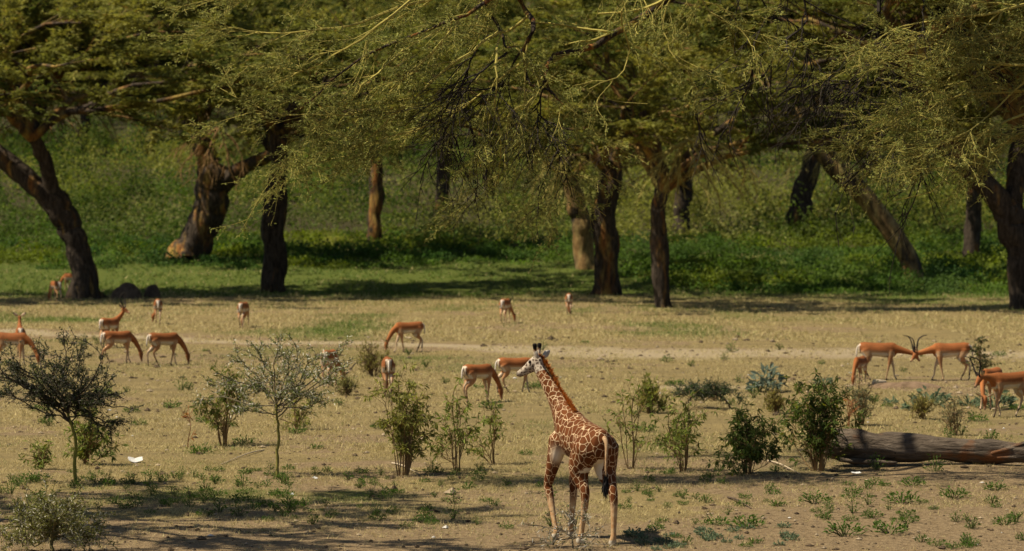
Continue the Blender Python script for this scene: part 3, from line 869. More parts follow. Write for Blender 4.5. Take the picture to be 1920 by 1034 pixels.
    d = nrm(A([0, .05, -1.])[None] + rng.normal(size=(nb, 3)) * .10)
    Vv, q = leaves(p, d, nrm(rng.normal(size=(nb, 3))), U(.14, .27, nb), U(.008, .016, nb), .04)
    obj('tail_tuft', mesh_np('tuft', Vv, q, col=np.repeat(A([.012, .010, .010])[None] * U(.6, 1.6, (nb, 1)), 4, 0)), M_LEAF_HAIR, tl)
    # ears
    for sd in (-1, 1):
        e0 = h0 - hd * .035 + hs * .070 * sd + hu * .045
        ed = nrm(hs * sd * .9 + hu * .42 - hd * .30); ew = nrm(np.cross(ed, hd)); en = nrm(np.cross(ew, ed))
        rows = [(0, .014, .012), (.035, .036, .018), (.08, .046, .016), (.125, .036, .010), (.165, .012, .005)]
        Vv, q, t3 = loft_rings([(e0 + ed * a - en * .12 * a * a * 4, ew, en, wv_, th_) for a, wv_, th_ in rows], 10)
        obj('ear', mesh_np('ear', Vv, q, t3, smooth=True), M_EAR, body)
        ey = h0 + hd * .10 + hs * .070 * sd + hu * .028
        rows = [(ey + hd * a, hs, hu, r_, r_) for a, r_ in ((-.022, .004), (-.016, .015), (0, .021), (.016, .015), (.022, .004))]
        Vv, q, t3 = loft_rings(rows, 10)
        obj('eye', mesh_np('eye', Vv, q, t3, smooth=True), M_EYE, body)
    return body

M_LEAF_HAIR = leaf_mat('hair', .15, .6, .2)
M_EAR = simple_mat('ear_fur', (.50, .45, .38), (.34, .29, .24), 25)
M_EYE = simple_mat('eye_dark', (.008, .006, .005), (.015, .01, .008), 10, .15, .0)
M_HORN = simple_mat('horn', (.022, .018, .015), (.05, .042, .035), 40)
M_HOOF = simple_mat('hoof', (.02, .017, .014), (.04, .035, .03), 20)
giraffe()

# ------------------------------------------------------------------ antelopes
def antelope(px, py, heading, label, pose='graze', male=False, yaw=0., step=(.0, .0, .0, .0), s=1., hornless=False, group='grazing antelopes'):
    base = G(px, py)
    torso = [(-.47, .75, .035, .05), (-.44, .745, .085, .115), (-.34, .725, .130, .158), (-.20, .712, .140, .160), (-.02, .70, .143, .160),
             (.14, .69, .140, .172), (.28, .695, .118, .180), (.37, .705, .085, .155), (.44, .715, .03, .06)]
    parts = [loft_rings([(A([x, 0, z]), A([0, 1, 0]), A([0, 0, 1]), a, b) for x, z, a, b in torso], 16)]
    if pose == 'graze':
        neck = A([(.30, 0, .735), (.47, 0, .64), (.60, 0, .47), (.68, 0, .32), (.70, 0, .27)]); hd = A([.20, 0, -.95]); h0 = A([.70, 0, .275])
    elif pose == 'up':
        neck = A([(.30, 0, .76), (.43, 0, .87), (.50, 0, .98), (.54, 0, 1.08), (.55, 0, 1.11)]); hd = A([.9, 0, -.38]); h0 = A([.54, 0, 1.115])
    elif pose == 'spar':
        neck = A([(.30, 0, .735), (.48, 0, .70), (.64, 0, .66), (.76, 0, .63), (.80, 0, .625)]); hd = A([.62, 0, -.75]); h0 = A([.79, 0, .64])
    else:   # 'low': neck forward and lowered
        neck = A([(.30, 0, .74), (.44, 0, .77), (.55, 0, .79), (.63, 0, .79), (.66, 0, .785)]); hd = A([.62, 0, -.76]); h0 = A([.66, 0, .79])
    cy, sy = math.cos(yaw), math.sin(yaw)
    def rot(v, w_):
        v = A(v, float); c_, s_ = math.cos(yaw * w_), math.sin(yaw * w_)
        return A([v[0] * c_ - v[1] * s_, v[0] * s_ + v[1] * c_, v[2]])
    o_ = A([.30, 0, 0])
    wts = np.linspace(0, 1, len(neck))
    neck = A([o_ + rot(p - o_, w_) for p, w_ in zip(neck, wts)])
    h0 = o_ + rot(h0 - o_, 1); hd = nrm(rot(hd, 1.15))
    parts.append(limb_loft(neck, [.125, .086, .064, .054, .052], 14, 12, .78))
    hs = nrm(np.cross(A([0, 0, 1.]), hd)); hu = np.cross(hd, hs)
    if hu[2] < 0 and pose != 'graze': hu = -hu
    if pose == 'graze':
        hu = nrm(np.cross(hd, hs)); 
    hrow = [(-.05, .0, .035, .04), (.0, .0, .056, .064), (.06, .0, .056, .062), (.12, -.008, .042, .048), (.18, -.014, .030, .034), (.23, -.016, .025, .027), (.255, -.016, .012, .012)]
    parts.append(loft_rings([(h0 + hd * a + hu * b, hs, hu, r1, r2) for a, b, r1, r2 in hrow], 12))
    legs = []
    for j, (sd, fr) in enumerate(((1, 1), (-1, 1), (1, 0), (-1, 0))):
        dx = step[j]
        if fr:
            p = A([(.27, .062 * sd, .68), (.26, .075 * sd, .52), (.28 + dx * .45, .07 * sd, .33), (.275 + dx * .8, .068 * sd, .12), (.28 + dx, .068 * sd, .07), (.30 + dx, .068 * sd, .012)]); r = [.085, .062, .032, .0215, .0225, .026]
        else:
            p = A([(-.31, .06 * sd, .70), (-.24, .078 * sd, .54), (-.33 + dx * .3, .075 * sd, .43), (-.42 + dx * .5, .07 * sd, .33), (-.375 + dx * .85, .068 * sd, .12), (-.365 + dx, .068 * sd, .07), (-.345 + dx, .068 * sd, .012)]); r = [.125, .095, .056, .033, .0225, .0225, .026]
        legs.append(p); parts.append(limb_loft(p, r, 18, 10, .8))
    me = fuse(parts, .0135, 3)
    X_ = vco(me); Nn = vno(me)
    # coat
    n_ = len(X_)
    noi = vn(X_[:, 0] * 14 + 50, X_[:, 2] * 14 + X_[:, 1] * 9, 3) - .5
    rel = X_[:, 2] + noi * .03
    c = lerp3((.43, .26, .135), (.250, .086, .028), sstep(.64, .715, rel))
    c = np.where(((rel < .64) & (Nn[:, 2] < -.25))[:, None], A([.56, .48, .38])[None], c)
    dn, tn = seg_dist(X_, neck); dhh, th = seg_dist(X_, A([h0, h0 + hd * .25]))
    nk = (dn < .17) & ((X_[:, 0] > .36) | (X_[:, 2] > .90))
    c = np.where(nk[:, None], lerp3((.28, .092, .027), (.32, .13, .048), np.clip(tn, 0, 1)), c)
    hm = (dhh < .085) & (dhh < dn * 1.4)
    c = np.where(hm[:, None], lerp3((.30, .11, .04), (.40, .25, .15), sstep(.5, 1., th)), c)
    c = np.where((hm & (th > .93))[:, None], A([.05, .04, .035])[None], c)
    leg = np.zeros(n_, bool)
    for p in legs:
        d_, t_ = seg_dist(X_, p); leg |= (d_ < .075) & (X_[:, 2] < .56)
    leg &= ~(nk | hm)
    lcol = lerp3((.42, .28, .16), (.37, .18, .08), sstep(.05, .5, X_[:, 2]))
    inn = leg & (np.sign(X_[:, 1]) * Nn[:, 1] < -.35) & (X_[:, 2] < .5)
    c = np.where(leg[:, None], lcol, c); c = np.where(inn[:, None], A([.50, .38, .26])[None], c)
    c = np.where((leg & (X_[:, 2] < .16) & (X_[:, 2] > .10) & (X_[:, 0] < 0))[:, None], A([.05, .035, .025])[None], c)
    c = np.where((X_[:, 2] < .035)[:, None] & leg[:, None], A([.03, .025, .02])[None], c)
    rump = (X_[:, 0] < -.36) & (Nn[:, 0] < -.35) & (X_[:, 2] > .45) & (X_[:, 2] < .84)
    yy = np.abs(X_[:, 1])
    c = np.where((rump & (yy < .075))[:, None], A([.60, .48, .36])[None], c)
    c = np.where((rump & (yy > .055) & (yy < .078) & (X_[:, 2] > .52) & (X_[:, 2] < .80))[:, None], A([.04, .028, .02])[None], c)
    n2_ = vn(X_[:, 0] * 5 + px, X_[:, 2] * 5 + X_[:, 1] * 4, 9)[:, None] - .5
    set_col(me, np.clip(c * (1 + noi[:, None] * .3 + n2_ * .3) * (.84 + .3 * ((px * 7 + py * 3) % 11) / 11), .01, .9))
    me.materials.clear(); me.materials.append(M_FUR)
    o = obj('impala', me); o.location = base; o.rotation_euler = (0, 0, heading); o.scale = (s, s, s)
    tag(o, label, 'antelope', group)
    # tail
    Vv, q, t3 = limb_loft(A([(-.465, 0, .80), (-.50, 0, .74), (-.515, 0, .62), (-.515, 0, .52)]), [.022, .022, .018, .012], 8, 6)
    tcol = np.where((np.abs(Vv[:, 1]) < .008)[:, None], A([.04, .03, .025])[None], A([.62, .54, .45])[None])
    obj('tail', mesh_np('tail', Vv, q, t3, col=tcol, smooth=True), M_FUR, o)
    for sd in (-1, 1):
        e0 = h0 - hd * .02 + hs * .045 * sd + hu * .035; ed = nrm(hs * sd * .85 + hu * .5 - hd * .35); ew = nrm(np.cross(ed, hd)); en = np.cross(ew, ed)
        Vv, q, t3 = loft_rings([(e0 + ed * a, ew, en, w1, w2) for a, w1, w2 in ((0, .012, .010), (.05, .036, .013), (.11, .040, .011), (.165, .020, .007), (.19, .005, .004))], 8)
        ec = np.where((np.arange(len(Vv)) // 8 >= 3)[:, None], A([.03, .025, .02])[None], A([.42, .30, .2])[None])
        obj('ear', mesh_np('ear', Vv, q, t3, col=ec, smooth=True), M_FUR, o)
        if male:
            b0 = h0 + hd * .02 + hs * .028 * sd + hu * .045
            hp = b0 + .85 * (A([b0, b0 + hu * .09 - hd * .05 + hs * .05 * sd, b0 + hu * .19 - hd * .15 + hs * .115 * sd, b0 + hu * .31 - hd * .22 + hs * .135 * sd, b0 + hu * .43 - hd * .21 + hs * .10 * sd, b0 + hu * .53 - hd * .16 + hs * .085 * sd]) - b0)
            Vv, q, t3 = limb_loft(hp, [.021, .019, .016, .012, .009, .005], 18, 8)
            obj('horn', mesh_np('horn', Vv, q, t3, smooth=True), M_HORN, o)
    return o

D = math.radians
ST1 = (.10, -.12, -.08, .14); ST2 = (-.10, .12, .12, -.10); ST3 = (.04, -.05, .06, -.05)
antelope(22, 686, D(-8), 'reddish antelope cut by the left edge of the frame, grazing', 'graze', step=ST3)
antelope(38, 668, D(100), 'antelope with raised head and pricked ears at the left edge', 'up', s=.95, step=ST3)
antelope(206, 652, D(62), 'horned antelope looking round behind a grazing one', 'up', True, yaw=D(-75), step=ST3)
antelope(221, 682, D(36), 'grazing antelope with legs apart in front of the horned male', 'graze', step=(.12, -.06, .14, -.16))
antelope(308, 686, D(34), 'grazing antelope facing right beside the dark thorn sapling', 'graze', step=ST1)
antelope(296, 608, D(97), 'antelope grazing rump towards us, just below the tree shade at left', 'graze', yaw=D(22), step=ST3)
antelope(457, 615, D(80), 'antelope grazing rump towards us right of the straight dark trunk line', 'graze', yaw=D(32), step=ST2)
antelope(619, 726, D(78), 'grazing horned antelope half hidden by the pale thorn sapling', 'graze', True, yaw=D(-20), step=ST3)
antelope(766, 661, D(180 + 28), 'antelope grazing to the left on the sandy track at mid picture', 'graze', step=ST2)
antelope(727, 742, D(95), 'antelope mostly hidden behind the leafy bush left of the giraffe', 'graze', step=ST3)
antelope(897, 755, D(44), 'grazing antelope with striped rump nearest to the giraffe head', 'graze', step=ST3, s=.95)
antelope(966, 737, D(20), 'antelope standing behind the muzzle of the giraffe', 'low', step=ST1, s=.92)
antelope(948, 607, D(75), 'antelope grazing far off, straight above the giraffe head', 'graze', yaw=D(-20), step=ST3)
antelope(1067, 592, D(88), 'far antelope beside the flared roots of the broad acacia', 'graze', s=.95)
antelope(104, 566, D(120), 'antelope in tree shade left of the leaning trunk, nearer one', 'graze', step=ST3)
antelope(134, 548, D(150), 'antelope in tree shade half behind the leaning trunk', 'graze', step=ST3)
antelope(1648, 713, D(-6), 'horned antelope locking heads, left one of the sparring pair', 'spar', True, step=ST1, s=1.05, group='sparring antelopes')
antelope(1782, 714, D(180 + 6), 'horned antelope locking heads, right one of the sparring pair', 'spar', True, step=ST2, s=1.05, group='sparring antelopes')
antelope(1612, 724, D(-112), 'antelope grazing in front of the sparring pair beside the big bush', 'graze', step=ST3, s=.8)
antelope(1858, 768, D(240), 'antelope standing behind the horned male at the right edge', 'graze', yaw=D(20), step=ST2)
antelope(1892, 782, D(180 + 26), 'horned antelope with lowered head at the right edge of the frame', 'low', True, step=ST1, s=1.05)

# ------------------------------------------------------------------ bushes and saplings
def stems_mesh(mb, Pl, R, col, k=4):
    V, q = tubes(Pl, R, k); mb.add(V, q, col)

def leafy_bush(px, py, wpx, hpx, label, nst=9, dens=1., leafcol=(.075, .105, .022), stemcol=(.20, .13, .06), leaf=(.08, .145, .030), droop=.42, bare=.35, seed=0, name='leafy_bush', tilt=0., cat='bush', mult=1.):
    global rng, U
    rng = np.random.default_rng(1000 + seed); U = rng.uniform
    nst = int(nst * (1.5 if nst > 3 else 1)); bare *= .7
    base = G(px, py); k = base[1] / F
    W = wpx * k * .50; H = hpx * k * .90
    root = empty(name, base)
    a = U(0, 6.28, nst); rr = np.sqrt(U(.02, 1, nst)) * W
    a0 = U(0, 6.28); rr = rr * (1 + .45 * np.cos(a - a0))
    hgt = H * (1 - .40 * (rr / W) ** 2) * U(.5, 1.0, nst)
    hgt[0] = H * .97; rr[0] *= .3
    top = np.stack([np.cos(a) * rr + tilt * H, np.sin(a) * rr * .8, hgt], 1)
    b0 = np.stack([np.cos(a) * W * .12, np.sin(a) * W * .12, np.full(nst, -.05)], 1)
    m1 = b0 * .6 + top * A([.22, .22, .34]) + rng.normal(size=(nst, 3)) * .03
    m2 = top * A([.65, .65, .72]) + rng.normal(size=(nst, 3)) * .04
    Pl = A([resample([b0[i], m1[i], m2[i], top[i]], 9) for i in range(nst)])
    R = np.linspace(.012, .005, 9)[None] * U(.8, 1.25, (nst, 1))
    mb = MB(); sc_ = A(stemcol)
    stems_mesh(mb, Pl, R, sc_, 3)
    p1, r1 = spawn(Pl, R, 6, (.10 * H + .06, .24 * H + .06), .9, n=5, t0=bare, bias=(0, 0, .25), jit=.12, rmin=.005)
    stems_mesh(mb, p1, r1, sc_ * 1.1, 3)
    p2, r2 = spawn(p1, r1, 2, (.08, .24), 1., n=3, t0=.2, bias=(0, 0, .1), rmin=.004)
    stems_mesh(mb, p2, r2, sc_ * 1.1, 3)
    obj('stems', mb.mesh('stems'), M_TWIG, root)
    al = np.concatenate([p1[:, [0, 2, 4]], p2])
    if dens < .3: al = al[:max(6, int(len(al) * dens))]
    al = al[U(0, 1, len(al)) > .38]
    p, t, b = along(al, max(2, int(6.5 * dens)), .55, 1.)
    N = len(p)
    d = nrm(t * .3 + rng.normal(size=(N, 3)) * .55 + A([0, 0, -droop]))
    up = nrm(-A(t) * .2 + rng.normal(size=(N, 3)) * .6 + A([-.3, -.5, .8]))
    V, q = leaves(p, d, up, U(leaf[0], leaf[1], N) * mult, U(leaf[2] * .75, leaf[2] * 1.25, N) * mult, .10)
    tone = U(.6, 1.5, len(al))[b][:, None]
    c = A(leafcol)[None] * tone * (1 + rng.normal(size=(N, 1)) * .2)
    yl = U(0, 1, N) < .12; c[yl] = c[yl] * .5 + A([.11, .10, .015])
    obj('leaves', mesh_np('leaves', V, q, col=np.repeat(np.clip(c, .008, .5), 4, 0)), M_BUSH, root)
    tag(root, label, cat)
    return root

GRN = (.15, .18, .045); YGR = (.215, .215, .06); DRK = (.085, .115, .030)
leafy_bush(755, 892, 142, 210, 'tall leafy bush with many bare stems left of the giraffe', 13, 1.1, YGR, seed=1)
leafy_bush(858, 884, 100, 172, 'open leafy shrub on thin crooked stems beside the tall bush', 6, .75, GRN, seed=2, bare=.5)
leafy_bush(926, 870, 62, 118, 'thin wispy shrub close to the left of the giraffe', 4, .55, GRN, seed=3, bare=.45)
leafy_bush(1182, 880, 84, 158, 'sparse shrub with drooping leaves just right of the giraffe', 4, .6, GRN, seed=4, bare=.55)
leafy_bush(1280, 884, 86, 150, 'feathery shrub between the sparse one and the compact bush', 7, .8, GRN, seed=5, bare=.35)
leafy_bush(1402, 888, 104, 122, 'compact rounded bush right of the giraffe', 14, 1.1, DRK, seed=6, bare=.3)
leafy_bush(1535, 884, 128, 186, 'largest dark leafy bush standing against the end of the log', 18, 1.25, DRK, seed=7, bare=.3)
leafy_bush(162, 872, 66, 130, 'leafy bush standing behind the trunk of the dark thorn sapling', 10, .9, GRN, seed=8, bare=.15)
leafy_bush(420, 838, 74, 158, 'twiggy yellow green shrub left of the pale thorn sapling', 8, .8, (.10, .12, .03), seed=9, bare=.45)
leafy_bush(350, 842, 34, 66, 'short reddish dead stem with few leaves on the dry grass', 1, .12, (.2, .09, .03), (.30, .10, .04), seed=10)
leafy_bush(1592, 800, 26, 56, 'reddish bare stem rising behind the end of the log', 3, .1, (.2, .09, .03), (.34, .12, .05), seed=11)
leafy_bush(1614, 798, 62, 92, 'grey green shrub behind the largest bush', 9, .8, (.12, .125, .07), seed=12, leaf=(.05, .09, .02))
leafy_bush(1790, 817, 44, 74, 'small grey shrub on the dry grass behind the log', 6, .7, (.13, .13, .07), seed=13, leaf=(.05, .08, .02), bare=.3)
leafy_bush(700, 706, 66, 58, 'brownish broom bush in front of the antelope on the track', 16, .3, (.19, .17, .06), (.17, .11, .06), seed=14, bare=.3, droop=-.5, name='broom_bush')
leafy_bush(1218, 776, 42, 58, 'rounded broom bush behind the shrubs right of the giraffe', 14, .7, (.21, .21, .06), (.17, .12, .05), seed=15, bare=.35, droop=-.8, name='broom_bush')
leafy_bush(1456, 776, 30, 36, 'small dry broom tuft left of the largest bush', 10, .35, (.22, .19, .07), (.2, .13, .06), seed=16, droop=-.7, name='broom_bush')
leafy_bush(1728, 786, 32, 34, 'small dry broom tuft among the blue green herbs', 10, .35, (.22, .19, .07), (.2, .14, .06), seed=17, droop=-.7, name='broom_bush')
leafy_bush(652, 742, 24, 28, 'small dry tuft right of the pale thorn sapling crown', 8, .35, (.18, .17, .07), (.18, .13, .07), seed=18, droop=-.6, name='broom_bush')
leafy_bush(1838, 722, 46, 84, 'dark leaning sapling behind the right one of the sparring pair', 5, .9, (.05, .06, .025), seed=19, bare=.5, leaf=(.06, .1, .035))
leafy_bush(560, 806, 60, 62, 'low faint shrub on the dry grass right of the sapling trunk', 5, .5, YGR, seed=20, bare=.3)
leafy_bush(1340, 752, 40, 30, 'low grey tuft on the plain above the feathery shrub', 6, .6, (.08, .09, .04), seed=21, leaf=(.05, .08, .02))
leafy_bush(80, 880, 30, 36, 'short weedy shrub left of the dark sapling trunk', 5, .5, GRN, seed=22, bare=.2)

def thorn_sapling(px, py, trunk, tips, label, leafcol, thorncol, barkcol, nthorn, nleaf, seed, trw=9, sub=9, flat=.55, dy=.9, cat='sapling', spike=(.03, .07), sl=(.15, .42)):
    """trunk: px list; tips: px ends of the main branches"""
    global rng, U
    rng = np.random.default_rng(2000 + seed); U = rng.uniform
    base = G(px, py); d = base[1]; k = d / F
    root = empty('thorn_sapling', base)
    tp = A([P(x, y, d) - base for x, y in trunk]); tp[0, 2] -= .05
    tr = np.linspace(trw, trw * .6, len(tp)) * k * .5
    p, r = resample(tp, 16, tr); p[1:-1] += rng.normal(size=(14, 3)) * .008
    mb = MB(); V, q = tubes(p[None], r[None], 7); mb.add(V, q, barkcol[0])
    obj('trunk', mb.mesh('trunk', True), M_TWIG, root)
    L = []; RR = []
    for j, (tx, ty) in enumerate(tips):
        st = p[rng.integers(9, 16)]
        en = P(tx, ty, d + U(-dy, dy)) - base
        mid = st * .5 + en * .5 + A([0, 0, U(-.08, .10)]) + rng.normal(size=3) * .06
        L.append(resample([st, st * .72 + mid * .28 + A([0, 0, .03]), mid, mid * .4 + en * .6 + rng.normal(size=3) * .04, en], 12)); RR.append(np.linspace(r[-1] * .75, .007, 12))
    L = A(L); RR = A(RR); L[:, 1:-1] += rng.normal(size=(len(L), 10, 3)) * .012
    mb = MB(); stems_mesh(mb, L, RR, barkcol[1], 5)
    p1, r1 = spawn(L, RR, sub, sl, .85, n=6, t0=.2, flat=flat, bias=(0, 0, .04), jit=.22, rmin=.006)
    stems_mesh(mb, p1, r1, barkcol[1], 3)
    p2, r2 = spawn(p1, r1, 4, (.10, .28), 1., n=4, t0=.1, flat=.7, jit=.25, rmin=.005)
    stems_mesh(mb, p2, r2, barkcol[1], 3)
    obj('branches', mb.mesh('branches'), M_TWIG, root)
    al = np.concatenate([p1[:, [0, 2, 3, 5]], p2])
    pp, t, b = along(al, nthorn)
    n = len(pp); dd = nrm(rng.normal(size=(n, 3)))
    V, q = leaves(pp, dd, nrm(rng.normal(size=(n, 3))), U(spike[0], spike[1], n) * 1.25, np.full(n, .010), .0)
    obj('thorns', mesh_np('thorns', V, q, col=np.repeat(A(thorncol)[None] * U(.7, 1.2, (n, 1)), 4, 0)), M_LEAF_HAIR, root)
    pp, t, b = along(al, nleaf)
    n = len(pp); dd = nrm(t * .2 + rng.normal(size=(n, 3))); 
    V, q = leaves(pp + rng.normal(size=(n, 3)) * .012, dd, nrm(A([0, -.2, 1.]) + rng.normal(size=(n, 3)) * .7), U(.03, .06, n), U(.014, .026, n))
    c = A(leafcol)[None] * (1 + rng.normal(size=(n, 1)) * .28)
    obj('leaves', mesh_np('leaves', V, q, col=np.repeat(np.clip(c, .01, .5), 4, 0)), M_LEAF, root)
    tag(root, label, cat)

thorn_sapling(142, 908, [(142, 908), (141, 860), (140, 815), (128, 780), (118, 755)],
              [(10, 700), (0, 690), (30, 675), (70, 660), (118, 645), (150, 665), (190, 665), (215, 700), (240, 765), (215, 790), (190, 800), (60, 730), (20, 740), (-30, 715), (160, 700), (90, 690), (120, 690), (200, 740), (170, 755), (-40, 690), (40, 700), (100, 720), (-20, 730), (150, 730)],
              'dark thorn sapling with spreading flat crown and yellow green trunk', (.045, .055, .024), (.15, .14, .11), ((.19, .18, .04), (.06, .048, .036)), 4, 7, 1, trw=7.5, flat=.3)
thorn_sapling(520, 895, [(520, 895), (520, 850), (521, 800), (517, 770), (520, 745)],
              [(400, 700), (420, 720), (450, 675), (490, 665), (520, 660), (560, 655), (600, 665), (638, 690), (630, 710), (590, 740), (400, 745), (560, 690), (480, 700), (640, 660), (610, 760), (430, 760), (540, 680), (580, 700)],
              'pale thorn sapling bristling with white thorns on a thin mossy trunk', (.15, .175, .055), (.60, .58, .48), ((.20, .18, .05), (.13, .11, .07)), 4, 6, 2, trw=6.5, sub=7, flat=.4)
thorn_sapling(100, 1040, [(100, 1046), (98, 1030), (95, 1015), (100, 1005)],
              [(40, 985), (50, 1005), (75, 960), (100, 948), (125, 955), (150, 975), (178, 990), (165, 1010), (60, 970), (110, 970), (140, 1000), (30, 1010), (85, 985), (130, 985)],
              'pale bushy thorn shrub at the lower left edge', (.19, .19, .06), (.50, .47, .36), ((.14, .12, .05), (.15, .13, .06)), 3, 8, 3, trw=8, dy=.5, cat='thorn bush')
thorn_sapling(1075, 1030, [(1075, 1036), (1074, 1024), (1073, 1015), (1076, 1008)],
              [(1020, 1010), (1040, 992), (1075, 978), (1105, 990), (1125, 1005), (1060, 1000)],
              'low wiry thorn bush at the feet of the giraffe', (.09, .11, .045), (.50, .47, .40), ((.13, .11, .07), (.22, .18, .12)), 3, 2, 4, trw=4, sub=3, dy=.35, cat='thorn bush')
thorn_sapling(1372, 768, [(1372, 768), (1366, 758), (1352, 745), (1335, 738)],
              [(1275, 733), (1290, 728), (1310, 725), (1335, 727), (1345, 732), (1300, 738), (1265, 738), (1320, 742), (1360, 735), (1385, 738)],
              'low flat spreading thorn sapling on the plain behind the shrubs', (.05, .075, .03), (.2, .19, .15), ((.10, .08, .05), (.06, .05, .035)), 2, 9, 5, trw=4, sub=7, flat=.15, dy=.6, sl=(.1, .25))

# ------------------------------------------------------------------ blue green herbs, weeds
rng = np.random.default_rng(77); U = rng.uniform
def herb_mesh(seed, R, H, n, leaf, col, lift=.5):
    r_ = np.random.default_rng(seed)
    a = r_.uniform(0, 6.28, n); rad = R * np.sqrt(r_.uniform(0, 1, n)); h = H * r_.uniform(.1, 1, n) * (1 - .55 * (rad / R) ** 2)
    p = np.stack([np.cos(a) * rad, np.sin(a) * rad, h], 1)
    d = nrm(np.stack([np.cos(a), np.sin(a), r_.normal(size=n) * .4 + lift], 1) + r_.normal(size=(n, 3)) * .5)
    up = nrm(A([0, 0, 1.]) + r_.normal(size=(n, 3)) * .6)
    V, q = leaves(p, d, up, r_.uniform(leaf[0], leaf[1], n), r_.uniform(leaf[2] * .7, leaf[2] * 1.3, n), .12)
    c = A(col)[None] * (1 + r_.normal(size=(n, 1)) * .25)
    # stems
    return V, q, np.repeat(np.clip(c, .01, .5), 4, 0), p

def herb(name, me_, mst, loc, s, rz, label, cat, group):
    root = empty(name, loc, rz, s)
    obj('leaves', me_, M_LEAF, root); obj('stems', mst, M_TWIG, root)
    tag(root, label, cat, group); return root

def herb_pair(seed, R, H, n, leaf, col, lift=.5, stem=(.10, .11, .04)):
    V, q, c, p = herb_mesh(seed, R, H, n, leaf, col, lift)
    me_ = mesh_np('herb_leaves', V, q, col=c)
    tips = p[::max(1, n // 14)]
    Pl = np.stack([tips * A([.15, .15, 0]) + A([0, 0, -.03]), tips * A([.6, .6, .6]), tips], 1)
    Vs, qs = tubes(Pl, np.full(Pl.shape[:2], .005), 3)
    mb = MB(); mb.add(Vs, qs, stem)
    return me_, mb.mesh('herb_stems')

WEED = [herb_pair(300 + i, [.13, .17, .10, .20, .15][i], [.16, .14, .24, .17, .30][i], [60, 80, 46, 110, 66][i], (.035, .08, .024), (.075, .125, .026)) for i in range(5)]
BLUE = [herb_pair(320 + i, [.20, .26, .16][i], [.20, .26, .13][i], [60, 90, 40][i], (.09, .16, .06), (.12, .155, .09), .3) for i in range(3)]
BIGB = herb_pair(330, .30, .52, 90, (.13, .22, .10), (.13, .16, .12), .2)

def z_at(x, y): return np.array([x, y, float(ground_z(x, y))])
# placed ones that stand out
for j, (px, py, s, t) in enumerate([
    (1585, 1005, 1.5, 3), (1668, 1002, 1.5, 3), (1822, 992, 1.0, 2), (1885, 985, 1.1, 1), (1868, 920, 1.2, 1), (1690, 945, 1.5, 3), (1752, 885, 1.2, 4), (1645, 882, 1.1, 4), (1400, 990, 1.4, 3), (1340, 985, 1.2, 1),
    (1530, 945, 1.3, 3), (1600, 925, 1.0, 1), (1640, 910, 1.0, 1), (1710, 912, 1.2, 3), (1790, 935, 1.3, 3), (1860, 945, .9, 0), (1905, 980, 1.0, 2), (1325, 905, 1.0, 0), (1250, 890, .9, 1), (1350, 885, .8, 0), (1455, 885, .9, 0), (1550, 975, .8, 0), (1460, 950, .9, 1), (1445, 920, .8, 0), (1280, 935, .9, 2)]):
    herb('green_weed', *WEED[t], G(px, py), s * .85, U(0, 6.28), 'low clump of green weeds on bare soil right of the giraffe', 'weed', 'weeds right of the giraffe')
def scatter(n, fx, label, group, srange=(.6, 1.25)):
    c_ = 0; t_ = 0
    while c_ < n and t_ < n * 30:
        t_ += 1
        px, py = fx()
        loc = G(px, py)
        if fbm(loc[0] * .7, loc[1] * .5, 88, 3) < U(.34, .58): continue
        herb('green_weed', *WEED[rng.integers(0, 5)], loc, U(*srange) * .72, U(0, 6.28), label, 'weed', group); c_ += 1
scatter(70, lambda: (U(1170, 1925), 880 + 150 * U() ** .9), 'low clump of green weeds on bare soil right of the giraffe', 'weeds right of the giraffe', (.5, 1.0))
scatter(95, lambda: (U(-5, 560), U(880, 972)), 'low green weed clump in the shaded strip at lower left', 'weeds of the shaded strip', (.6, 1.2))
scatter(70, lambda: (U(500, 1040), U(880, 1000)), 'low green weed clump on straw between the pale sapling and the giraffe', 'weeds left of the giraffe', (.5, 1.1))
scatter(60, lambda: (U(-5, 1100), U(625, 860)), 'green weed tuft in the dry grass among the grazing antelopes', 'weeds on the plain, left', (.9, 1.7))
scatter(50, lambda: (U(1150, 1925), U(640, 850)), 'green weed tuft in the dry grass near the sparring pair', 'weeds on the plain, right', (.9, 1.7))
herb('blue_green_plant', *BIGB, G(1437, 735), 1.15, .4, 'big leaved blue green plant left of the largest bush', 'plant', 'blue green plants')
for j, (px, py, s, t, lab) in enumerate([(1745, 762, 1.5, 1, 'blue green herb between the dry tuft and the antelopes at right'), (1715, 770, 1.2, 0, 'blue green herb just left of the dry broom tuft'), (1668, 758, .9, 2, 'smallest blue green herb below the earth mound'),
    (1865, 765, 1.5, 1, 'blue green herb between the legs of the antelopes at the right edge'), (1815, 762, 1.0, 0, 'blue green herb left of the antelopes at the right edge'), (1545, 722, .9, 1, 'blue green herb behind the top of the largest bush'), (1412, 728, .8, 2, 'small blue green herb left of the big leaved one')]):
    herb('blue_green_plant', *BLUE[t], G(px, py), s, U(0, 6), lab, 'plant', 'blue green plants')
for j in range(26):
    loc = G(U(1175, 1500), U(990, 1034))
    herb('grey_green_weed', *BLUE[j % 3], loc, U(.25, .5), U(0, 6), 'pale blue green creeping weed on bare soil at the lower edge', 'weed', 'creeping weeds')

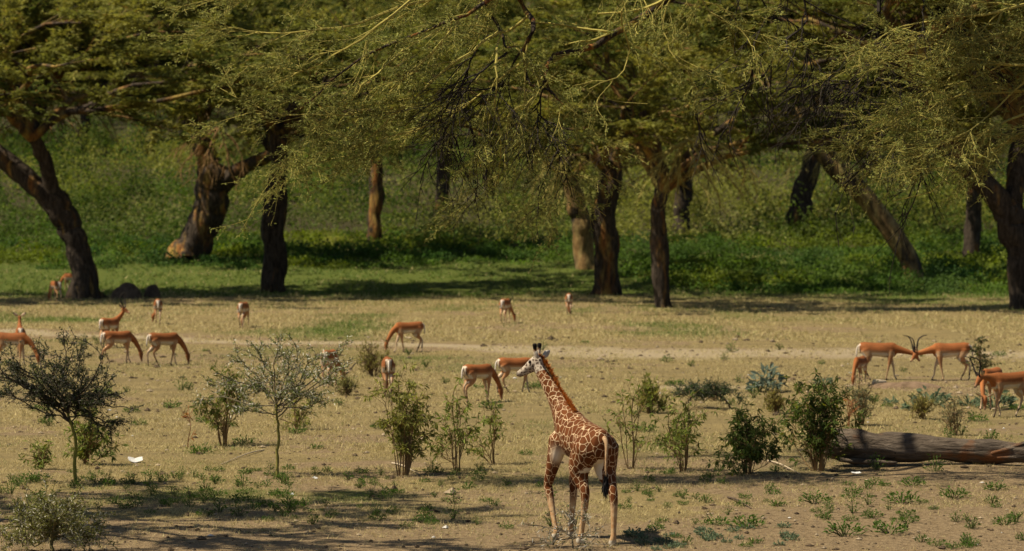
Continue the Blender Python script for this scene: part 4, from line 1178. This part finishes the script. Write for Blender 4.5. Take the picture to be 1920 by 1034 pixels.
# ------------------------------------------------------------------ log, mounds, branches, litter
def fallen_log():
    base = G(1740, 872)
    d = base[1]
    pts = [P(1560, 838, d + .1), P(1575, 836, d), P(1640, 838, d), P(1740, 842, d - .05), P(1850, 846, d - .15), P(1960, 850, d - .3), P(2060, 852, d - .4)]
    rad = [.16, .27, .25, .20, .185, .16, .13]
    pp = A(pts) - base
    n = 60; sides = 28
    p, r = resample(pp, n, rad)
    V, q = tubes(p[None], r[None], sides)
    ctr = np.repeat(p, sides, 0); ang = np.tile(np.arange(sides) * 2 * math.pi / sides, n); t = np.repeat(np.linspace(0, 1, n), sides)
    f = 1 + .42 * (vn(np.cos(ang) * 1.5 + 5, t * 14 + np.sin(ang) * 1.5, 3) - .5) + .16 * (vn(ang * 3.5, t * 10, 8) - .5) + .05 * np.cos(ang * 9 + t * 6)
    f = f + .20 * np.exp(-((t - .1) / .06) ** 2) * np.clip(np.sin(ang), 0, 1)
    V = ctr + (V - ctr) * f[:, None]
    dz = float((V[:, 2]).min()); 
    capv = np.stack([p[0], p[-1]]); V2 = np.concatenate([V, capv]); 
    t3 = [(len(V), (j + 1) % sides, j) for j in range(sides)] + [(len(V) + 1, (n - 1) * sides + j, (n - 1) * sides + (j + 1) % sides) for j in range(sides)]
    m, nt, b, out = new_mat('weathered_wood')
    tc = N_(nt, 'ShaderNodeTexCoord')
    n1 = noise(nt, mapping(nt, tc.outputs['Object'], (1.2, 7, 7)), 2.2, 6, .65, .5)
    n2 = noise(nt, mapping(nt, tc.outputs['Object'], (1, 1.5, 1.5)), 1.3, 3)
    n3 = noise(nt, tc.outputs['Object'], 20, 2)
    c = mixc(nt, ramp(nt, n1, [(.3, 0), (.7, 1)]), (.050, .036, .026), (.185, .145, .108))
    c = mixc(nt, ramp(nt, n2, [(.58, 0), (.66, .85)]), c, (.20, .085, .035))
    c = mixc(nt, ramp(nt, n3, [(.70, 0), (.74, 1)]), c, (.015, .012, .01))
    nt.links.new(c, b.inputs['Base Color']); b.inputs['Roughness'].default_value = .9
    bump(nt, b, n1, 1., .08)
    o = obj('fallen_log', mesh_np('log', V2, q, A(t3), smooth=True), m, None, base)
    tag(o, 'big weathered grey fallen tree trunk lying at the right edge', 'log')
    # broken side branch lying under it
    bp = A([P(1575, 862, d - .2), P(1620, 866, d - .25), P(1680, 868, d - .25)]) - base
    Vv, qq, tt = limb_loft(bp, [.04, .05, .03], 12, 10)
    obj('broken_stub', mesh_np('stub', Vv, qq, tt, smooth=True), m, o)
    for (x0, y0, x1, y1) in ((1860, 850, 1925, 838), (1870, 858, 1935, 862), (1890, 842, 1940, 828)):
        Vv, qq, tt = limb_loft(A([P(x0, y0, d - .33), P((x0 + x1) / 2, (y0 + y1) / 2 - 2, d - .36), P(x1, y1, d - .34)]) - base, [.03, .035, .012], 10, 7)
        obj('splinter', mesh_np('splinter', Vv, qq, tt, smooth=True), m, o)
fallen_log()

M_EARTH = simple_mat('dark_earth', (.045, .033, .024), (.14, .10, .07), 3.5, .95, 1., .08)
M_MOUND = simple_mat('brown_earth', (.10, .065, .038), (.24, .16, .10), 4, .95, 1., .08)
def mound(px, py, wpx, hpx, label, mat, seed, name='earth_mound', cat='mound'):
    base = G(px, py); k = base[1] / F; W = wpx * k * .5; H = hpx * k
    n = 20; m = 28
    u = np.linspace(0, 1, n); a = np.arange(m) * 2 * math.pi / m
    rr, aa = np.meshgrid(u, a, indexing='ij')
    lob = .75 + .5 * vn(np.cos(aa) * 1.6 + seed * 5, np.sin(aa) * 1.6 + 9, seed)
    x = np.cos(aa) * rr * W * lob; y = np.sin(aa) * rr * W * .75 * lob
    z = H * np.sqrt(np.clip(1 - rr ** 2.2, 0, 1)) * (.8 + .4 * vn(x * 1.6 / max(W, .3) + 5, y * 1.6 / max(W, .3) + 5, seed + 2)) * (.93 + .14 * vn(x * 6, y * 6, seed + 4)) - .06
    V = np.stack([x, y, z], -1).reshape(-1, 3)
    q = []
    for i in range(n - 1):
        for j in range(m): q.append((i * m + j, (i + 1) * m + j, (i + 1) * m + (j + 1) % m, i * m + (j + 1) % m))
    o = obj(name, mesh_np(name, V, A(q), smooth=True), mat, None, base); tag(o, label, cat)
mound(236, 560, 66, 30, 'broad dark lump in the tree shade right of the leaning trunk', M_EARTH, 1)
mound(286, 558, 34, 28, 'narrow dark grey lump beside the broad one in the tree shade', M_EARTH, 2)
mound(1705, 727, 150, 14, 'low brown earth mound in front of the sparring pair', M_MOUND, 3)

M_PALEWOOD = simple_mat('pale_wood', (.34, .26, .17), (.52, .43, .31), 6, .9, .6, .02, (1, 6, 6))
def stick(p0, p1, r, label, mat=M_PALEWOOD, name='fallen_branch', mid=(0, 0, .03), cat='branch'):
    a, b = G(*p0), G(*p1); base = (a + b) / 2
    pts = A([a, (a * .6 + b * .4) + A(mid), b + A([0, 0, .0])]) - base + A([0, 0, r * .7])
    Vv, q, t3 = limb_loft(pts, [r, r * .85, r * .5], 14, 8)
    o = obj(name, mesh_np(name, Vv, q, t3, smooth=True), mat, None, base); tag(o, label, cat)
stick((1640, 724), (1660, 722), .09, 'short pale cut block lying before the sparring pair', mid=(0, 0, 0), name='wood_block', cat='wood')
stick((1365, 935), (1408, 955), .016, 'thin dark stick on the ground below the compact bush', M_EARTH)
stick((495, 845), (415, 872), .012, 'thin grey twig lying on dry grass left of the sapling trunk')
stick((735, 870), (785, 890), .014, 'pale bent twig at the foot of the tall leafy bush')
stick((1440, 865), (1500, 890), .012, 'thin straw coloured stick leaning between the compact and largest bush')

M_PAPER = simple_mat('paper', (.44, .43, .41), (.60, .59, .57), 30, .7, .2, .004)
def scrap(px, py, w_, h_, label, seed):
    r_ = np.random.default_rng(seed); base = G(px, py); n = 7
    xx, yy = np.meshgrid(np.linspace(-.5, .5, n), np.linspace(-.5, .5, n))
    z = .35 * h_ + np.abs(xx) * h_ * .9 + .25 * h_ * vn(xx * 4 + seed, yy * 4, seed) + yy * h_ * .8
    x = xx * w_ + r_.normal(size=xx.shape) * w_ * .02; y = yy * w_ * .6
    top = np.stack([x, y, z], -1).reshape(-1, 3); bot = top - A([0, 0, .004])
    q = []
    for i in range(n - 1):
        for j in range(n - 1):
            a_ = i * n + j; q.append((a_, a_ + 1, a_ + n + 1, a_ + n)); q.append((a_ + n * n, a_ + n + n * n, a_ + n + 1 + n * n, a_ + 1 + n * n))
    o = obj('paper_scrap', mesh_np('scrap', np.concatenate([top, bot]), A(q)), M_PAPER, None, base); o.rotation_euler = (0, 0, seed * .7 % 1.2)
    tag(o, label, 'litter')
scrap(254, 868, .24, .075, 'folded white paper scrap beside the shade of the dark sapling', 2)
scrap(590, 899, .10, .03, 'flat white scrap right of the pale sapling foot', 5)
scrap(546, 929, .07, .03, 'tiny white scrap in the shaded straw below the pale sapling', 9)
scrap(1605, 888, .15, .02, 'small white scrap on soil before the fallen trunk', 14)

n = 3200
y = 42 + 66 * U(0, 1, n) ** 1.6; x = U(-1, 1, n) * .165 * y
oc = A([(1, 0, 0), (-1, 0, 0), (0, 1, 0), (0, -1, 0), (0, 0, 1), (0, 0, -1)], float)
of = A([(0, 2, 4), (2, 1, 4), (1, 3, 4), (3, 0, 4), (2, 0, 5), (1, 2, 5), (3, 1, 5), (0, 3, 5)])
sz = np.exp(rng.normal(size=n) * .45) * .016 * (1 + (y - 42) / 60)
V = (oc[None] * U(.6, 1.4, (n, 6, 1)) * A([1.3, 1.3, .7])) * sz[:, None, None] + np.stack([x, y, ground_z(x, y) + sz * .3], 1)[:, None]
T = (of[None] + np.arange(n)[:, None, None] * 6).reshape(-1, 3)
dc = np.where(U(0, 1, (n, 1)) < .7, A([.075, .052, .032])[None], np.where(U(0, 1, (n, 1)) < .95, A([.26, .20, .13])[None], A([.5, .47, .42])[None])) * U(.7, 1.3, (n, 1))
o = obj('ground_debris', mesh_np('debris', V.reshape(-1, 3), F3=T, col=np.repeat(dc, 6, 0)), M_TWIG)
tag(o, 'scattered small clods, droppings and chips on the dry ground', 'debris', kind='stuff')

# ------------------------------------------------------------------ foreground acacias (trunks stand outside the frame, branches hang into it)
rng = np.random.default_rng(404); U = rng.uniform
def fg_leaves(al, per, col, ln=(.03, .065), wd=(.012, .028), spreadp=.03):
    nd = max(1, per // 3)
    p, t, b = along(al, nd)
    p = np.repeat(p, 3, 0); t = np.repeat(t, 3, 0); b = np.repeat(b, 3)
    n = len(p); p = p + rng.normal(size=(n, 3)) * spreadp * A([1, 1, .6])
    d = nrm(t * .5 + rng.normal(size=(n, 3)) * A([1, 1, .5]))
    V, q = leaves(p, d, nrm(A([-.4, -.3, .8]) + rng.normal(size=(n, 3)) * .8), U(ln[0], ln[1], n), U(wd[0], wd[1], n))
    tone = U(.65, 1.4, len(al))[b][:, None]
    c = np.clip(A(col)[None] * tone * (1 + rng.normal(size=(n, 1)) * .2), .01, .5)
    return V, q, np.repeat(c, 4, 0)

YTW = A([.34, .285, .075]); DTW = A([.030, .024, .018]); OTW = A([.17, .12, .05])  # DTW: dead twigs' dark, and shade put into the upper right twigs

def near_tree_right():
    d0 = 54.
    bx, by = 11.8, 57.
    base = z_at(bx, by)
    root = empty('near_acacia', base)
    fork = A([bx - .6, by - .3, 5.2])
    V, q = trunk_mesh(A([base - base, (fork - base) * A([.3, .3, .5]), fork - base]) + A([[0, 0, -.3], [.1, 0, 0], [0, 0, 0]]), A([.50, .42, .38]), 1.5, seed=21)
    mb = MB(); mb.add(V, q); obj('trunk', mb.mesh('trunk', True), M_BARK_MIX, root)
    # big limbs overhead
    main = [A([fork, (8.5, 56.4, 8.8), (4.5, 55.8, 10.2), (.5, 56.6, 10.8), (-3.4, 57.8, 10.6)]),
            A([fork, (10.0, 55.6, 8.4), (7.6, 54.6, 9.3), (5.2, 53.8, 9.7)]),
            A([fork, (12.4, 58.5, 8.4), (9.5, 60.0, 10.2), (6.0, 60.6, 10.8)]),
            A([fork, (13.2, 56.2, 8.4), (15.5, 55.2, 10.4), (18.0, 54.5, 11.)])]
    ML = []; MR = []
    for m_ in main:
        p, r = resample(m_, 24, np.linspace(.26, .09, len(m_))); p[2:-1] += rng.normal(size=(21, 3)) * .05
        ML.append(p); MR.append(r)
    ML = A(ML); MR = A(MR)
    # limbs seen in the picture: px lists, width px at start, tone
    vis = [
        ([(1330, -60), (1250, 8), (1180, 58), (1110, 88), (1052, 100), (1045, 135), (1055, 165)], 17, 'y', 54.0),
        ([(960, -70), (972, 0), (995, 30), (978, 60), (982, 105), (992, 138), (1030, 150), (1058, 175)], 12, 'y', 53.6),
        ([(905, -60), (905, 30), (930, 66), (942, 105), (960, 110)], 9, 'y', 53.6),
        ([(990, 30), (960, 55), (935, 75), (925, 130), (930, 190), (946, 250), (950, 345)], 6, 'y', 53.4),
        ([(950, -30), (860, 40), (740, 92), (630, 160), (555, 225)], 8, 'y', 53.2),
        ([(900, -60), (740, 5), (610, 38), (490, 48)], 7, 'y', 53.0),
        ([(935, 60), (850, 120), (770, 190), (700, 255), (650, 290)], 6, 'y', 53.4),
        ([(720, -60), (600, -5), (470, 12)], 6, 'y', 53.0),
        ([(985, 110), (900, 180), (800, 235), (700, 270), (600, 290)], 5, 'y', 53.4),
        ([(820, -50), (700, 60), (600, 130), (520, 150)], 6, 'y', 52.8),
        ([(860, 40), (780, 130), (690, 200), (600, 215), (480, 200)], 5, 'y', 53.0),
        ([(760, 90), (680, 170), (620, 230), (560, 290)], 5, 'y', 53.2),
        ([(1045, 135), (960, 215), (1000, 246), (1090, 290)], 3.5, 'y', 53.4),
        ([(985, 240), (1005, 290), (1042, 348)], 3, 'y', 53.4),
        ([(1020, 150), (1005, 210), (1020, 260), (1055, 310)], 4, 'd', 53.4),
        ([(950, 100), (900, 150), (860, 200), (850, 270)], 5, 'd', 53.6),
        ([(930, 60), (890, 120), (870, 180), (880, 250)], 5, 'd', 53.8),
        ([(1000, 60), (960, 130), (915, 190), (890, 240)], 5, 'd', 53.5),
        ([(1210, -40), (1180, 20), (1200, 80), (1180, 140), (1110, 178), (1225, 190)], 4, 'y', 53.0),
        ([(1330, -50), (1330, 25), (1400, 70), (1420, 130)], 4, 'y', 53.0),
        ([(1280, -50), (1240, 40), (1260, 110), (1300, 150)], 4, 'y', 53.4),
        ([(1500, -50), (1505, 40), (1460, 90), (1420, 160), (1330, 205), (1300, 205)], 5, 'd', 54.5),
        ([(1510, 20), (1508, 90), (1540, 130), (1580, 135)], 4, 'd', 54.5),
        ([(1420, -50), (1440, 30), (1410, 110), (1400, 190)], 4, 'd', 54.5),
        ([(1640, -60), (1648, 40), (1640, 85), (1680, 120), (1690, 165), (1660, 240), (1640, 320)], 10, 'd', 54.8),
        ([(1645, 95), (1610, 140), (1570, 156)], 6, 'd', 54.8),
        ([(1670, 155), (1610, 180), (1580, 220)], 5, 'd', 54.8),
        ([(1690, 165), (1685, 240), (1720, 300), (1735, 330)], 5, 'd', 54.8),
        ([(2000, -40), (1900, 10), (1790, 20), (1700, 40), (1650, 60)], 7, 'y', 54.0),
        ([(2000, 40), (1880, 70), (1780, 90), (1690, 62)], 7, 'y', 54.0),
        ([(2010, 90), (1900, 120), (1800, 110), (1680, 128)], 6, 'y', 54.0),
        ([(2010, 150), (1900, 175), (1800, 190), (1700, 236)], 6, 'y', 54.0),
        ([(2010, 200), (1910, 225), (1820, 265), (1740, 255), (1660, 240)], 6, 'y', 54.0),
        ([(2010, 230), (1910, 255), (1830, 300), (1790, 330), (1750, 362), (1690, 372)], 5, 'y', 54.0),
        ([(2010, 120), (1930, 150), (1860, 215), (1790, 260), (1640, 268)], 5, 'y', 53.6),
        ([(2000, 0), (1930, 60), (1850, 140), (1740, 180)], 6, 'y', 53.6),
        ([(1800, -60), (1790, 30), (1740, 70), (1700, 60)], 6, 'y', 53.8),
        ([(1900, -60), (1870, 60), (1810, 120), (1770, 150)], 6, 'y', 54.2),
        ([(1720, -60), (1760, 10), (1800, 60), (1840, 110)], 8, 'd', 54.8),
    ]
    limb = MB(); twig = MB()
    Vm, qm = tubes(ML - base, MR, 9); limb.add(Vm, qm)
    gl = {'y': ([], []), 'd': ([], [])}
    for lst, wpx, tone, d in vis:
        kx = d / F
        pts = [P(x, y, d + U(-.5, .5) * min(1, j)) for j, (x, y) in enumerate(lst)]
        r = [wpx * kx * .5 * (1 - .72 * j / (len(lst) - 1)) for j in range(len(lst))]
        if lst[0][1] < -20 or lst[0][0] > 1950:      # tie to the nearest big limb overhead
            flat = ML.reshape(-1, 3); s0 = pts[0]
            far = flat[np.argmin(np.linalg.norm((flat - s0) * A([1, .8, .8]), axis=1))]
            pts = [far, far * .45 + s0 * .55 + A([0, 0, .25])] + pts; r = [r[0] * 1.5, r[0] * 1.2] + r
        p, rr = resample(pts, 20, r)
        p[2:] += np.cumsum(rng.normal(size=(18, 3)) * .045, axis=0) * .5
        gl[tone][0].append(p); gl[tone][1].append(rr)
        if wpx >= 8 and tone == 'y':
            V, q = tubes(p[None] - base, rr[None], 8); limb.add(V, q)
        else:
            V, q = tubes(p[None] - base, rr[None], 5); twig.add(V, q, YTW if tone == 'y' else DTW)
    obj('limbs', limb.mesh('limbs', True), M_BARK_FG, root)
    fol = []
    # leafy yellow green branches
    L = A(gl['y'][0]); R = A(gl['y'][1])
    def side(L, R, n1, n2, n3, bias, colr, leafy, droop=.03, spread=.7, rs=1.):
        p1, r1 = spawn(L, R, n1, (.5, 1.5), spread, n=8, t0=.18, bias=bias, flat=.8, droop=droop, jit=.13, rmin=.0065 * rs)
        V, q = tubes(p1 - base, r1, 4); twig.add(V, q, colr)
        p2, r2 = spawn(p1, r1, n2, (.25, .8), .75, n=6, t0=.12, bias=A(bias) * .6, flat=.7, droop=droop, jit=.14, rmin=.0042 * rs)
        V, q = tubes(p2 - base, r2, 3); twig.add(V, q, colr * 1.05)
        p3, r3 = spawn(p2, r2, n3, (.10, .34), .9, n=4, t0=.1, flat=.6, droop=droop, jit=.15, rmin=.0032 * rs)
        V, q = tubes(p3 - base, r3, 3); twig.add(V, q, colr * 1.05)
        if leafy:
            fol.append(fg_leaves(np.concatenate([p2[:, [1, 3, 4, 5]], p3]) - base, leafy, (.195, .20, .062), (.035, .07), (.016, .032), .02))
    mx = L[:, :, 0].mean(1)
    lf = mx < 0.2; rt = mx > 5.; md = ~lf & ~rt
    side(L[lf], R[lf], 10, 6, 4, (-.28, 0, -.06), YTW, 9, .012, .9)
    side(L[md], R[md], 8, 5, 3, (-.05, 0, -.1), YTW, 9, .03, .95)
    side(L[rt], R[rt], 11, 7, 4, (-.30, 0, -.06), YTW, 7, .012, .8)
    Ld = A(gl['d'][0]); Rd = A(gl['d'][1])
    side(Ld, Rd, 10, 5, 2, (-.1, 0, -.25), DTW, 0, .05, 1.0, 2.0)
    # crown above the frame
    c1, cr1 = spawn(ML, MR, 18, (1.0, 2.2), 1.0, n=6, t0=.25, flat=.55, bias=(0, 0, .22), jit=.14, rmin=.02)
    V, q = tubes(c1 - base, cr1, 4); twig.add(V, q, YTW)
    c2, cr2 = spawn(c1, cr1, 7, (.5, 1.3), .9, n=4, t0=.2, flat=.4, bias=(0, 0, .15), jit=.14, rmin=.01)
    V, q = tubes(c2 - base, cr2, 3); twig.add(V, q, YTW)
    fol.append(fg_leaves(c2 - base, 36, (.10, .12, .035), (.07, .14), (.03, .06), .10))
    obj('twigs', twig.mesh('twigs'), M_TWIG, root)
    V = np.concatenate([f[0] for f in fol]); n_ = 0; Q = []
    for f in fol: Q.append(f[1] + n_); n_ += len(f[0])
    obj('leaves', mesh_np('leaves', V, np.concatenate(Q), col=np.concatenate([f[2] for f in fol])), M_LEAF, root)
    tag(root, 'nearest acacia whose yellow green twigs hang into the top of the frame', 'tree')
near_tree_right()

def near_tree_left(bx, by, s, ci, rz, h, label):
    base = z_at(bx, by)
    root = empty('near_acacia', base)
    V, q = trunk_mesh(A([(0, 0, -.3), (.1, .05, h * .35), (-.1, .1, h * .7), (.05, 0, h)]), A([.42, .38, .34, .30]), 1.4, seed=31)
    mb = MB(); mb.add(V, q); obj('trunk', mb.mesh('trunk', True), M_BARK_MIX, root)
    for nm, m_, mt in (('branches', CROWNS[ci][0], M_LIMB), ('crown', CROWNS[ci][1], M_LEAF)):
        o = obj(nm, m_, mt, root, (0, 0, h)); o.rotation_euler = (0, 0, rz); o.scale = (s, s, s * .7)
    tag(root, label, 'tree')
near_tree_left(-11.6, 46.4, .62, 1, .4, 7.6, 'acacia just outside the left edge that shades the lower left ground')

for o in bpy.data.objects:
    if o.parent is not None and o.name.split('.')[0] in ('leaves', 'thorns', 'twigs', 'crown', 'mane', 'tail_tuft', 'stems', 'branches'):
        o['kind'] = 'stuff'
